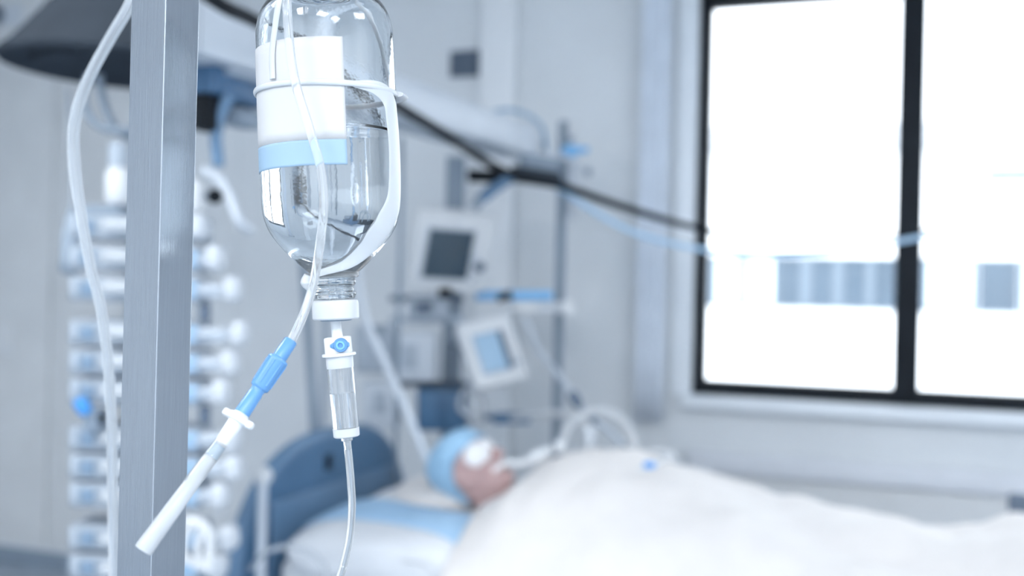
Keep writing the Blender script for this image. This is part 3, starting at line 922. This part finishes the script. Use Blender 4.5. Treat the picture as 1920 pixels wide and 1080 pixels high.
# ------------------------------------------------------------------ monitors and devices under the far end of the beam
RD = 3.95
col_t = thing('equipment_column', 'dark grey equipment column hanging below the far end of the beam', 'column', P(855, 560, RD + 0.1))
ctop = V((P(855, 300, RD + 0.12).x, RD + 0.12, bz + 0.01))
MB().box(V((ctop.x, ctop.y, (bz + 0.72) / 2)), XA, YA, Z, 0.035, 0.03, (bz - 0.72) / 2, 0.008).build('upright', 'mid_grey', col_t)
for yy in (560, 600, 720):
    MB().box(P(800, yy, RD + 0.08), RIGHT, FWD, UP, 0.14, 0.012, 0.012, 0.003).build('rail', 'slate' if yy != 600 else 'steel_dull', col_t)


def monitor(name, label, c, r, d, hw, hh, screen, scr, thick=0.05):
    r = r.normalized()
    d = (d - r * d.dot(r)).normalized()
    nrm = r.cross(d).normalized()
    if nrm.dot(FWD) < 0:
        nrm = -nrm                           # nrm points away from the camera
    t = thing(name, label, 'monitor', c)
    MB().box(c + nrm * thick * 0.5, r, -d, nrm, hw, hh, thick * 0.5, 0.014).build('housing', 'white', t)
    x0, x1, y0, y1 = scr
    sc_ = c + r * (hw * (x0 + x1) / 2) + d * (hh * (y0 + y1) / 2)
    MB().box(sc_ - nrm * 0.001, r, -d, nrm, hw * (x1 - x0) / 2 + 0.008, hh * (y1 - y0) / 2 + 0.008, 0.004, 0.003).build('bezel', 'grey', t)
    MB().box(sc_ - nrm * 0.004, r, -d, nrm, hw * (x1 - x0) / 2, hh * (y1 - y0) / 2, 0.003, 0.002).build('screen', screen, t)
    return t, r, d, nrm, hw, hh


def pv(dx, dy, dz):                          # picture directions to space
    return RIGHT * dx - UP * dy + FWD * dz


c1 = P(848, 474, RD - 0.12)
k1 = (RD - 0.12) / F
t, r, d, nr, hw, hh = monitor('patient_monitor', 'upper white monitor with a dark screen below the supply beam', c1, pv(140, 7, 70), pv(-28, 142, 42), 80 * k1, 80 * k1, 'screen', (-0.66, 0.46, -0.54, 0.62))
MB().lathe(c1 + r * hw * 0.74 + d * hh * 0.28 - nr * 0.002, -nr, [(0, 0.02), (0.012, 0.02), (0.016, 0.012), (0.016, 0)], 20).build('knob', 'slate', t)
MB().lathe(c1 + r * hw * 0.62 + d * hh * 0.12 - nr * 0.002, -nr, [(0, 0.016), (0.010, 0.016), (0.013, 0.0)], 20).build('knob', 'light_grey', t)
for q in range(3):
    MB().box(c1 + r * hw * (0.62 + 0.12 * (q % 2)) + d * hh * (0.45 + 0.12 * q) - nr * 0.003, r, -d, nr, 0.007, 0.005, 0.004, 0.002).build('key', 'grey', t)
MB().box(P(835, 550, RD - 0.1), RIGHT, FWD, UP, 0.024, 0.02, 0.018, 0.008).build('mount_knob', 'black', t)
MB().tube([c1 + nr * 0.05, V((ctop.x, ctop.y, c1.z))], 0.018, sub=1).build('mount_arm', 'mid_grey', t)
c2 = P(926, 658, RD - 0.2)
k2 = (RD - 0.2) / F
t, r, d, nr, hw, hh = monitor('ventilator_screen', 'lower tilted white monitor with a lit pale blue screen', c2, pv(98, -18, 55), pv(38, 118, -30), 56 * k2, 66 * k2, 'screen_lit', (-0.60, 0.42, -0.52, 0.58))
MB().box(c2 + r * hw * 0.40 + d * hh * 0.02 - nr * 0.008, r, -d, nr, 0.010, hh * 0.56, 0.006, 0.002).build('screen_edge_bar', 'slate', t)  # dark bar along the right edge of the screen
MB().box(c2 + r * hw * 0.7 + d * hh * 0.45 - nr * 0.003, r, -d, nr, 0.014, 0.008, 0.005, 0.003).build('key', 'grey', t)
MB().tube([c2 + nr * 0.05, V((ctop.x, ctop.y, c2.z))], 0.016, sub=1).build('mount_arm', 'mid_grey', t)


def device(name, label, x0, y0, x1, y1, d, m, window=None, wm='mid_grey', deep=0.12):
    c = P((x0 + x1) / 2, (y0 + y1) / 2, d)
    kk = d / F
    hw_, hh_ = (x1 - x0) / 2 * kk, (y1 - y0) / 2 * kk
    t = thing(name, label, 'device', c - UP * hh_)
    MB().box(c + FWD * deep / 2, RIGHT, FWD, UP, hw_, deep / 2, hh_, 0.012).build('case', m, t)
    if window:
        a0, b0, a1, b1 = window
        MB().box(P((a0 + a1) / 2, (b0 + b1) / 2, d), RIGHT, FWD, UP, (a1 - a0) / 2 * kk, 0.004, (b1 - b0) / 2 * kk, 0.003).build('display', wm, t)
    for q in range(3):
        MB().box(P(x0 + 12 + q * 14, y1 - 12, d), RIGHT, FWD, UP, 0.006, 0.005, 0.004, 0.002).build('key', 'grey', t)
    return t


device('infusion_controller', 'grey device box with a darker window left of the lower monitor', 745, 622, 818, 716, RD - 0.05, 'light_grey', (752, 645, 782, 692), 'grey')
device('gas_blender', 'dull grey box behind the drip chamber on the equipment rail', 664, 610, 742, 700, RD + 0.06, 'grey', (690, 590 + 20, 718, 630), 'mid_grey')
device('suction_unit', 'pale grey upright box above the blue headboard', 678, 716, 746, 806, RD - 0.02, 'light_grey', (700, 735, 725, 775), 'grey')
device('drug_pump', 'small light grey unit under the upper monitor', 765, 556, 842, 600, RD + 0.0, 'grey', (778, 566, 810, 590), 'slate')
t = thing('storage_bin', 'dark blue open bin hanging under the monitors', 'bin', P(830, 812, RD - 0.05))
c = P(828, 768, RD - 0.05)
kk = RD / F
MB().box(c, RIGHT, FWD, UP, 44 * kk, 0.012, 38 * kk, 0.008).build('front', 'bed_blue', t)
MB().box(c + FWD * 0.16, RIGHT, FWD, UP, 44 * kk, 0.006, 44 * kk, 0.004).build('back', 'bed_blue', t)
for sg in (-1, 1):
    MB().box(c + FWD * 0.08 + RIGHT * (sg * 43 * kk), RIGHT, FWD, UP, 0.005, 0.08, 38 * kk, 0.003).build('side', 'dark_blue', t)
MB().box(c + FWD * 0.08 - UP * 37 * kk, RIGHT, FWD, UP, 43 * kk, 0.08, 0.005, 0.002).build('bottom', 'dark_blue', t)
MB().box(c - FWD * 0.014 + RIGHT * 0.0 - UP * 0.0, RIGHT, FWD, UP, 0.014, 0.004, 26 * kk, 0.003).build('label_slot', 'dark_blue', t)
# small fittings between bin and cap
t = thing('suction_bottle', 'pale grey suction bottle beside the dark blue bin', 'bottle', P(890, 800, RD - 0.1))
MB().lathe(P(892, 795, RD - 0.1), UP, [(0, 0.03), (0.01, 0.034), (0.09, 0.034), (0.11, 0.022), (0.13, 0.022)], 24).build('jar', 'haze_tube', t)
MB().lathe(P(892, 728, RD - 0.1), UP, [(0, 0.026), (0.025, 0.026), (0.03, 0.01)], 24).build('lid', 'light_grey', t)
MB().tube([P(892, 722, RD - 0.1), P(868, 735, RD - 0.1), P(862, 765, RD - 0.12), P(880, 780, RD - 0.14)], 0.008).build('hose', 'light_grey', t)
t = thing('instrument_tray', 'small dark blue tray under the lower monitor right of the grey suction bottle', 'tray', P(962, 792, 3.9))
MB().box(P(960, 784, 3.9), RIGHT, FWD, UP, 34 * 3.9 / F, 0.05, 8 * 3.9 / F, 0.006).build('tray', 'bed_blue', t)
MB().tube([P(930, 784, 3.9), V((ctop.x, ctop.y, P(930, 784, 3.9).z))], 0.012, sub=1).build('arm', 'bed_rim', t)
# blue tray and white strip
t = thing('blue_tray', 'bright blue tray with a black clip right of the upper monitor', 'tray', P(965, 566, 4.05))
kk = 4.05 / F
MB().box(P(964, 554, 4.05), RIGHT, FWD, UP, 72 * kk, 0.06, 9 * kk, 0.008).build('tray', 'sky_blue', t)
MB().box(P(946, 556, 3.98), (RIGHT + UP * 0.4).normalized(), FWD, (UP - RIGHT * 0.4).normalized(), 14 * kk, 0.02, 7 * kk, 0.005).build('clip', 'black', t)
t = thing('white_shelf', 'narrow white shelf bar below the blue tray', 'shelf', P(1015, 590, 4.05))
MB().box(P(1015, 577, 4.05), RIGHT, FWD, UP, 58 * kk, 0.05, 9 * kk, 0.008).build('shelf', 'white_rough', t)
MB().lathe(P(1064, 577, 3.99), -FWD, [(0, 0.03), (0.02, 0.03), (0.03, 0.018), (0.03, 0)], 24).build('end_knob', 'white', t)
MB().box(P(985, 577, 3.995), RIGHT, FWD, UP, 24 * kk, 0.006, 8 * kk, 0.004).build('label_strip', 'white', t)

# drip stand behind the bed
sd = 4.2
t = thing('drip_stand', 'slim steel drip stand with white hooks near the beam end', 'stand', V((P(1046, 700, sd).x, sd, 0)))
sx = t.location.x
stop = P(1074, 228, sd).z
MB().tube([V((sx, sd, 0.06)), V((sx, sd, stop))], 0.019, sub=1).build('pole', 'mid_grey', t)
for q in range(5):
    an = 2 * PI * q / 5 + 0.3
    MB().tube([V((sx, sd, 0.075)), V((sx + 0.2 * math.cos(an), sd + 0.2 * math.sin(an), 0.02))], [0.018, 0.012], sub=1).build('foot', 'steel_dull', t)
MB().lathe(P(1075, 252, sd - 0.03), UP, [(0, 0.02), (0.01, 0.024), (0.03, 0.024), (0.045, 0.01)], 20).build('top_cap', 'white', t)
MB().tube([V((sx, sd, P(1060, 262, sd).z)), P(1075, 262, sd - 0.03)], 0.01, sub=1).build('top_arm', 'steel_dull', t)
for yy in (330, 385):
    MB().lathe(P(1076, yy + 24, sd - 0.03), UP, [(0, 0.018), (0.01, 0.024), (0.09, 0.024), (0.10, 0.014)], 20).build('holder', 'white_rough', t)
    MB().tube([V((sx, sd, P(1060, yy, sd).z)), P(1076, yy, sd - 0.03)], 0.008, sub=1).build('holder_arm', 'steel_dull', t)
t = thing('blue_valve', 'bright blue valve with white fittings at the far beam end', 'valve', P(1072, 300, sd - 0.1))
MB().ball(P(1070, 283, sd - 0.1), 0.038, 0.022, 0.026).build('handle', 'sky_blue', t)
MB().box(P(1090, 281, sd - 0.1), RIGHT, FWD, UP, 0.028, 0.012, 0.012, 0.006).build('lever', 'sky_blue', t)
MB().lathe(P(1022, 312, sd - 0.1), UP, [(0, 0.02), (0.01, 0.03), (0.07, 0.03), (0.09, 0.016), (0.11, 0.016)], 20).build('cylinder', 'white', t)
MB().tube([P(1022, 290, sd - 0.1), P(1072, 296, sd - 0.1)], 0.012, sub=1).build('link', 'light_grey', t)
MB().ball(P(1103, 322, sd - 0.1), 0.016).build('stud', 'mid_grey', t)
MB().tube([P(1072, 296, sd - 0.1), P(1103, 322, sd - 0.1)], 0.006, sub=1).build('stud_arm', 'light_grey', t)
tag(MB().tube([P(910, 214, 3.95), P(950, 206, 3.97), P(990, 216, 4.0), P(1018, 242, 4.04), P(1024, 288, 4.08)], 0.008).build('arched_hose', 'label_blue'), 'pale blue thin hose arching over the far beam end', 'hose')
# black clamp and cables
t = thing('cable_clamp', 'black clamp bar under the far end of the white beam', 'clamp', P(960, 345, 3.72))
MB().box(P(922, 331, 3.7), (RIGHT - UP * 0.03).normalized(), FWD, UP, 0.085, 0.02, 0.022, 0.012).build('arm', 'black', t)
MB().box(P(1005, 332, 3.74), (RIGHT - UP * 0.15).normalized(), FWD, UP, 0.09, 0.03, 0.028, 0.014).build('jaw', 'charcoal', t)
MB().box(P(1010, 308, 3.78), (RIGHT - UP * 0.15).normalized(), FWD, UP, 0.07, 0.03, 0.03, 0.014).build('block', 'mid_grey', t)
tag(MB().tube([P(905, 372, 3.66), P(930, 352, 3.66), P(966, 328, 3.66)], 0.018, flat=0.5, hint=FWD).build('blue_strap', 'bed_rim'), 'blue strap slanting below the black clamp', 'strap')
tag(MB().tube([P(888, 390, 3.7), P(915, 358, 3.7), P(945, 338, 3.7)], 0.018).build('grey_strap', 'mid_grey'), 'grey strap slanting below the black clamp beside the blue strap', 'strap')
bc = thing('black_cable', 'long black cable running from the beam past the window', 'cable', P(1040, 350, 3.7))
MB().tube([P(300, -75, 1.95), P(410, 6, 2.1), P(487, 44, 2.3), P(620, 124, 2.6), P(753, 203, 2.95), P(850, 262, 3.2), P(947, 322, 3.5), P(1050, 347, 3.6)], 0.0145).build('thick_run', 'black', bc)
MB().tube([P(1050, 347, 3.6), P(1130, 375, 3.6), P(1220, 404, 3.6), P(1310, 428, 3.55), P(1420, 447, 3.5), P(1540, 458, 3.4), P(1680, 440, 3.3), P(1850, 405, 3.2), P(2050, 340, 3.1), P(2300, 200, 3.1)], [0.014, 0.013, 0.012, 0.010, 0.007, 0.006, 0.005, 0.005, 0.005, 0.005]).build('thin_run', 'black', bc)
tag(MB().tube([P(1035, 345, 3.64), P(1120, 400, 3.64), P(1200, 440, 3.64), P(1305, 466, 3.6), P(1420, 476, 3.5), P(1560, 472, 3.4), P(1705, 449, 3.3), P(1850, 420, 3.2), P(2050, 360, 3.12), P(2300, 225, 3.12)], 0.009).build('long_blue_hose', 'hose_blue'), 'long blue hose sagging beside the black cable across the window', 'hose')

# ------------------------------------------------------------------ foreground: steel pole
PD = 0.62
pc0, pc1 = P(311, 0, PD - 0.004), P(283, 1080, PD - 0.004)
up_p = (pc0 - pc1).normalized()
pk = PD / F
vh = V((pc0.x + pc1.x, 2 * PD, 0)).normalized()
el0 = vh + V((-vh.y, vh.x, 0))                # turned so that both faces show alike
e_l = (el0 - up_p * up_p.dot(el0)).normalized()
e_r = up_p.cross(e_l)
if e_r.x < 0:
    e_r = -e_r
wl = 0.0272
bl_ = pc1 - up_p * (pc1.z + 0.0) / up_p.z
pt = thing('steel_pole', 'square brushed steel pole standing in the foreground left of the bottle', 'pole', bl_ + Z * 0)
ptop = pc0 + up_p * 0.16
ctr = lambda q: q + (e_l + e_r) * wl / 2
pm_ = MB()
Lp = (ptop - pc1).length
bt_z = pc1 - up_p * 0.25
pm_.box(ctr((ptop + bt_z) / 2), e_l, e_r, up_p, wl / 2, wl / 2, (ptop - bt_z).length / 2, 0.0005, 2)
pm_.build('square_tube', 'steel', pt, smooth=False)
low = ctr(bt_z)
MB().box((low + V((low.x, low.y, 0.06))) / 2, e_l, e_r, (low - V((low.x, low.y, 0.06))).normalized(), 0.0105, 0.0105, (low - V((low.x, low.y, 0.06))).length / 2 + 0.02, 0.001).build('lower_tube', 'steel', pt)
for q in range(4):
    an = 2 * PI * q / 4 + 0.7
    MB().tube([V((low.x, low.y, 0.07)), V((low.x + 0.24 * math.cos(an), low.y + 0.24 * math.sin(an), 0.02))], [0.018, 0.013], sub=1).build('foot', 'steel', pt)
hook = P(590, -330, PD)
tp = ctr(ptop)
MB().tube([tp - up_p * 0.02, tp + V((0.03, 0, 0.012)), V((hook.x - 0.02, hook.y, hook.z - 0.004)), V((hook.x + 0.006, hook.y, hook.z - 0.012)), V((hook.x + 0.016, hook.y, hook.z + 0.004))], 0.004).build('hook_arm', 'steel', pt)

# ------------------------------------------------------------------ the glass bottle
bk_ = PD / F                                  # metres per pixel at the bottle
b0 = P(607, 0, PD)                            # axis, upper point
b1 = P(628.5, 560, PD)
AXB = (b0 - b1).normalized()                  # up along the bottle
CAPY = 560


def bp(y):                                    # axis point at picture height y
    return b1 + AXB * ((CAPY - y) * bk_)


bot = thing('glass_bottle', 'upside-down clear glass infusion bottle with a white and blue label', 'bottle', bp(560))
# outer outline: picture height, radius in pixels; neck first
outl = [(561, 36), (554, 39), (549, 39.5), (545, 36), (538, 35.5), (533, 39), (527, 40), (522, 37), (517, 38), (511, 46), (500, 59), (485, 74), (468, 90), (448, 106), (426, 119), (400, 126.5), (370, 128.5), (330, 129), (250, 128.8), (150, 128.2), (80, 127.5), (55, 126), (30, 120), (10, 109), (-6, 92), (-14, 72), (-15, 50)]
base_out = [(-11, 44), (-6, 30), (-3, 15), (-2, 0)]
inl = [(-2 + 8, 0), (3, 20), (-1, 40), (-6, 62), (0, 88), (14, 104), (32, 115), (56, 120.5), (80, 122), (150, 122.8), (250, 123.2), (330, 123.3), (370, 122.8), (400, 119.5), (425, 112), (448, 100), (468, 85), (485, 68), (500, 50), (510, 38), (517, 31), (540, 29), (561, 28)]
full = outl + base_out
rs = []
ref = V((0, -1, 0))


def prof_of(lst):
    q, r = spline([V((y, x, 0)) for y, x in lst], [1] * len(lst), 3)
    return [((CAPY - p.x) * bk_, max(p.y, 0) * bk_) for p in q]


pr = prof_of(full) + prof_of(inl)
g = MB()
g.lathe(b1, AXB, pr, 96, ref)
# close the ring at the mouth instead of leaving caps
g.f = [f for f in g.f if len(f) == 4]
nR = len(pr)
for j in range(96):
    k = (j + 1) % 96
    g.f.append(((nR - 1) * 96 + j, (nR - 1) * 96 + k, k, j))
g.build('glass', 'glass', bot, angle=80)
# liquid: slightly larger than the hollow; its surface stays level
wl_y = 250
ins = [(y, r + 0.8) for y, r in inl if y > wl_y + 4]
wp = [((CAPY - y) * bk_, r * bk_) for y, r in ins]
qs, _ = spline([V((h, r, 0)) for h, r in wp], [1] * len(wp), 3)
e1 = (ref - AXB * ref.dot(AXB)).normalized()
e2 = AXB.cross(e1)
wv = []
top_c = bp(wl_y)
ring0 = []
for j in range(96):
    a = 2 * PI * j / 96
    dr = e1 * math.cos(a) + e2 * math.sin(a)
    rr_ = 123.9 * bk_
    base = top_c + dr * rr_
    base = base + AXB * ((top_c.z - base.z) / AXB.z)
    ring0.append((dr, base))
rgs = []
men = []
for f_, dz in ((0.0001, 0.0), (0.5, 0.0), (0.9, 0.0), (0.96, 0.0003), (1.0, 0.0016)):
    rgs.append([top_c + (b_ - top_c) * f_ + Z * dz for d_, b_ in ring0])
for p in qs:
    rgs.append([b1 + AXB * p.x + d_ * p.y for d_, b_ in ring0])
MB().rings(rgs).build('liquid', 'water', bot, angle=30)
# label: paper wrapped round the left front of the body, with the blue foot band
view = (V((0, 0, 0)) - V((bp(200).x, bp(200).y, 0))).normalized()   # towards the camera
e1v = (view - AXB * view.dot(AXB)).normalized()


def rad_at(y):
    for (ya, ra), (yb, rb) in zip(outl, outl[1:]):
        if yb <= y <= ya:
            return rb + (ra - rb) * (y - yb) / (ya - yb)
    return 128


def wrap(y0, y1, a0, a1, m, name, parent, g_=0.9, n=40):
    pr_ = [((CAPY - y) * bk_, (rad_at(y) + g_) * bk_) for y in [y0 + (y1 - y0) * i / 10 for i in range(11)]]
    return MB().lathe(b1, AXB, pr_, n, e1v, arc=(a0, a1)).build(name, m, parent, solid=0.0002)


e2v = AXB.cross(e1v)
sgn = 1 if e2v.x > 0 else -1                  # +angle turns to the picture's right
al, ar = -math.radians(98) * sgn, math.radians(13) * sgn
lb = wrap(98, 279, al, ar, 'label', 'label', bot)
wrap(279.2, 324, al, ar, 'label_blue', 'label_band', lb)
# stopper cap
cb0 = bp(599)
MB().lathe(cb0, AXB, [(0, 30 * bk_), (0.0, 41 * bk_), (0.0008, 43.5 * bk_), (0.009, 43.5 * bk_), (0.0105, 42.5 * bk_), (0.0112, 40 * bk_), (0.0112, 30 * bk_)], 64).build('collar', 'milky', bot)
MB().lathe(bp(602), AXB, [(0, 27 * bk_), (0.0006, 30 * bk_), (0.012, 27.4 * bk_)], 48).build('rubber_stopper', 'mid_grey', bot)

# plastic hanger: ring, strap over the shoulder and neck, loop up to the hook
hg = thing('bottle_hanger', 'white plastic strap hanger looped round the glass bottle', 'hanger', bp(176))


def around(y, ang, rad):                      # point on the bottle at an angle from the camera side
    a = math.radians(ang) * sgn
    return bp(y) + (e1v * math.cos(a) + e2v * math.sin(a)) * (rad * bk_)


outw = lambda p: ((p - bp(176)) - AXB * (p - bp(176)).dot(AXB)).normalized()
MB().tube([around(179 + 5 * math.sin(math.radians(an)), an, 132) for an in range(0, 360, 15)], 0.0017, closed=True, flat=0.6, hint=outw, sub=3).build('ring', 'milky', hg)
MB().tube([around(184, 74, 135), around(184, 90, 137), around(184, 104, 135)], [0.003, 0.0045, 0.003], flat=0.5, hint=AXB).build('ring_tab', 'milky', hg)
MB().tube([around(181, 20, 131.5), around(184, 40, 132), around(200, 55, 132.5), around(240, 60, 132.5), around(300, 62, 132.5), around(370, 60, 131.5), around(405, 55, 128), around(440, 46, 114), around(468, 38, 94), around(492, 22, 72), around(507, -16, 55), around(514, -55, 47), around(517, -85, 45)],
          [0.0018, 0.0040, 0.0066, 0.0074, 0.0076, 0.0078, 0.0078, 0.0074, 0.0060, 0.0042, 0.0026, 0.0020, 0.0018], flat=0.12, hint=outw, sub=8, n=16).build('shoulder_strap', 'milky', hg)
MB().tube([around(514, an, 43) for an in range(0, 360, 20)], 0.0022, closed=True, flat=0.5, hint=outw, sub=3).build('neck_ring', 'tube', hg)
MB().tube([around(514, -84, 46), around(528, -88, 50), around(540, -88, 46)], [0.003, 0.004, 0.002]).build('neck_lug', 'milky', hg)
MB().tube([around(166, -46, 133), around(120, -46, 131.5), around(70, -42, 130), around(20, -38, 124), around(-30, -36, 96), around(-120, -40, 50), around(-240, -60, 16), hook + Z * -0.004], 0.0021, flat=0.5, hint=outw).build('hanging_strap', 'milky', hg)
MB().tube([around(176, 104, 133), around(120, 112, 131.5), around(60, 122, 130), around(10, 130, 122), around(-40, 138, 92), around(-130, 120, 44), around(-250, 90, 14), hook + Z * -0.004], 0.0021, flat=0.5, hint=outw).build('hanging_strap', 'milky', hg)

# ------------------------------------------------------------------ drip chamber under the bottle
dk = PD / F
q0, q1 = P(633, 636, PD), P(650, 818, PD)
AD = (q1 - q0).normalized()                   # down the chamber
ch = thing('drip_chamber', 'clear drip chamber with a blue tap hanging under the bottle', 'drip chamber', q1)


def dp(y):
    return q0 + AD * ((y - 636) * dk)


def lat(y0, prof, m, name, n=40, parent=None):
    return MB().lathe(dp(y0), AD, [((y - y0) * dk, r * dk) for y, r in prof], n).build(name, m, parent or ch)


MB().lathe(P(628, 596, PD), (q0 - P(628, 596, PD)), [(-0.012, 3 * dk), (0, 9 * dk), (0.004, 9.5 * dk), (0.0125, 10.5 * dk), (0.0135, 0)], 32).build('spike', 'white', ch)
FX = (RIGHT - AD * RIGHT.dot(AD)).normalized()
FY = AD.cross(FX)
MB().box(dp(648), FX, FY, AD, 24 * dk, 15 * dk, 16.5 * dk, 0.0012).build('air_vent_block', 'white', ch)
tc_ = dp(647) + FX * 8 * dk
tcam = -FWD
tap = MB().lathe(tc_ + tcam * 14 * dk, tcam, [(0, 13.5 * dk), (0.0022, 13.5 * dk), (0.003, 12 * dk), (0.003, 6 * dk), (0.0016, 5 * dk), (0.0016, 0)], 32).build('tap', 'blue_clear', ch)
MB().tube([tc_ + tcam * 18 * dk - FX * 20 * dk, tc_ + tcam * 18 * dk, tc_ + tcam * 18 * dk + FX * 16 * dk], [0.0008, 0.0042, 0.0010], sub=4, flat=0.4, hint=FWD).build('wing', 'blue_clear', tap)
MB().lathe(tc_ + tcam * (18 * dk + 0.0012), tcam, [(0, 9 * dk), (0.0012, 8 * dk), (0.0012, 5.0 * dk), (0.0, 4 * dk)], 32).build('tap_ring', 'sky_blue', tap)
lat(662, [(662, 22), (662, 30), (663, 31.5), (667, 31.5), (668, 30), (668, 25)], 'white', 'flange')
lat(667, [(667, 25.5), (684, 25.5), (690, 25), (690, 22)], 'milky', 'upper_sleeve')
lat(686, [(686, 24.5), (700, 24.8), (804, 24.2), (806, 23.5), (806, 21.5), (700, 22), (686, 21.8)], 'clear', 'chamber_wall')
lat(737, [(737, 0.5), (737, 21.9), (806, 21.9), (806, 0.5)], 'water', 'chamber_liquid')
lat(690, [(690, 4), (712, 3.2), (714, 1.5)], 'milky', 'drop_nozzle')
lat(803, [(803, 24.8), (818, 24.4), (820, 22), (822, 10), (822, 0.2)], 'milky', 'lower_cap')
lat(820, [(820, 11), (827, 10.5), (828, 7.5), (843, 6.5), (843, 0.2)], 'tube', 'outlet')
MB().tube([dp(836), P(654, 858, PD), P(658, 905, PD), P(660, 950, PD), P(656, 1005, PD), P(644, 1060, PD - 0.004), P(632, 1100, PD - 0.01), P(600, 1210, PD - 0.02), P(560, 1330, PD + 0.02)], 7.2 * dk, n=20).build('line', 'clear', ch)
MB().tube([dp(830), P(654, 858, PD), P(658, 905, PD), P(660, 950, PD), P(656, 1005, PD), P(644, 1060, PD - 0.004), P(632, 1100, PD - 0.01), P(600, 1210, PD - 0.02), P(560, 1330, PD + 0.02)], 2.0 * dk, n=12).build('line_bore', 'grey', ch)

# ------------------------------------------------------------------ second line hanging across the bottle
il = thing('infusion_line', 'clear infusion tube with a blue connector hanging in front of the bottle', 'tube', P(545, 640, 0.56))
dt = 0.565
MB().tube([hook + V((-0.02, -0.02, 0.0)), P(548, -160, 0.585), P(538, -40, 0.568), P(541, 60, dt), P(553, 150, dt), P(580, 240, dt), P(600, 310, dt), P(607, 380, dt), P(601, 450, dt), P(588, 530, dt), P(569, 590, 0.56), P(545, 642, 0.555)], 8.6 * dt / F, n=20, sub=10).build('tube', 'tube', il)
kd = 0.545 / F


def seg(a, b, prof, m, name, n=32):
    """lathe along a picture segment; prof: (fraction, radius in pixels)"""
    L = (b - a).length
    return MB().lathe(a, b - a, [(f_ * L, r_ * kd) for f_, r_ in prof], n).build(name, m, il)


s0, s1, s2, s3 = P(546, 638, 0.555), P(452, 778, 0.54), P(396, 858, 0.53), P(268, 1032, 0.515)
seg(s0, s1, [(0, 8), (0.0, 12), (0.02, 13.5), (0.24, 14), (0.255, 19.5), (0.27, 20.5), (0.285, 21), (0.30, 20), (0.63, 18.5), (0.645, 17.5), (0.66, 14), (0.70, 13), (0.72, 14), (0.98, 15), (1, 10)], 'blue_clear', 'blue_connector')
for q in range(8):
    an = 2 * PI * q / 8
    ax_ = (s1 - s0).normalized()
    o1 = ax_.orthogonal().normalized()
    o2 = ax_.cross(o1)
    rr_ = (o1 * math.cos(an) + o2 * math.sin(an))
    MB().tube([s0.lerp(s1, 0.30) + rr_ * 20 * kd, s0.lerp(s1, 0.60) + rr_ * 18.6 * kd], 0.0005, n=6, sub=1).build('grip_rib', 'blue_clear', il)
c0, c1_ = P(452, 778, 0.54), P(412, 835, 0.533)
seg(c0, c1_, [(-0.1, 12), (0.0, 16), (0.05, 22), (0.22, 22), (0.26, 15), (1, 12), (1.02, 6)], 'white', 'white_collar')
cx_ = (c1_ - c0).normalized()
o1 = (RIGHT - cx_ * RIGHT.dot(cx_)).normalized()
for sg in (1, -1):
    MB().box(c0.lerp(c1_, 0.13) + o1 * sg * 24 * kd, o1, cx_.cross(o1), cx_, 9 * kd, 8 * kd, 7 * kd, 0.0012).build('collar_lug', 'white', il)
e0_, e1_ = P(418, 826, 0.534), P(352, 916, 0.525)
seg(e0_, e1_, [(0, 10), (0.05, 13), (0.9, 15), (1.0, 13), (1.0, 6)], 'clear', 'clear_sleeve')
seg(e0_, P(372, 889, 0.527), [(0, 9), (1, 11), (1, 2)], 'ice', 'inner_core')
seg(P(396, 856, 0.530), s3, [(0, 10), (0.02, 13), (0.9, 16.5), (0.97, 17), (1.0, 16), (1.0, 11), (0.7, 10), (0.7, 0.1)], 'sheath', 'end_sheath')

# ------------------------------------------------------------------ blurred tube left of the pole
td_ = 0.80
tag(MB().tube([P(330, -160, td_), P(268, -50, td_), P(243, 10, td_), P(210, 66, td_), P(172, 135, td_), P(148, 195, td_), P(138, 255, td_), P(142, 330, td_), P(154, 410, td_), P(170, 500, td_), P(190, 580, td_), P(203, 680, td_), P(209, 800, td_), P(211, 920, td_), P(214, 1080, td_), P(222, 1300, td_), P(240, 1500, td_)],
          [10.5 * td_ / F] * 8 + [9.5 * td_ / F] * 9, n=20).build('drain_tube', 'drain'), 'long frosted tube hanging in a curve left of the steel pole', 'tube')
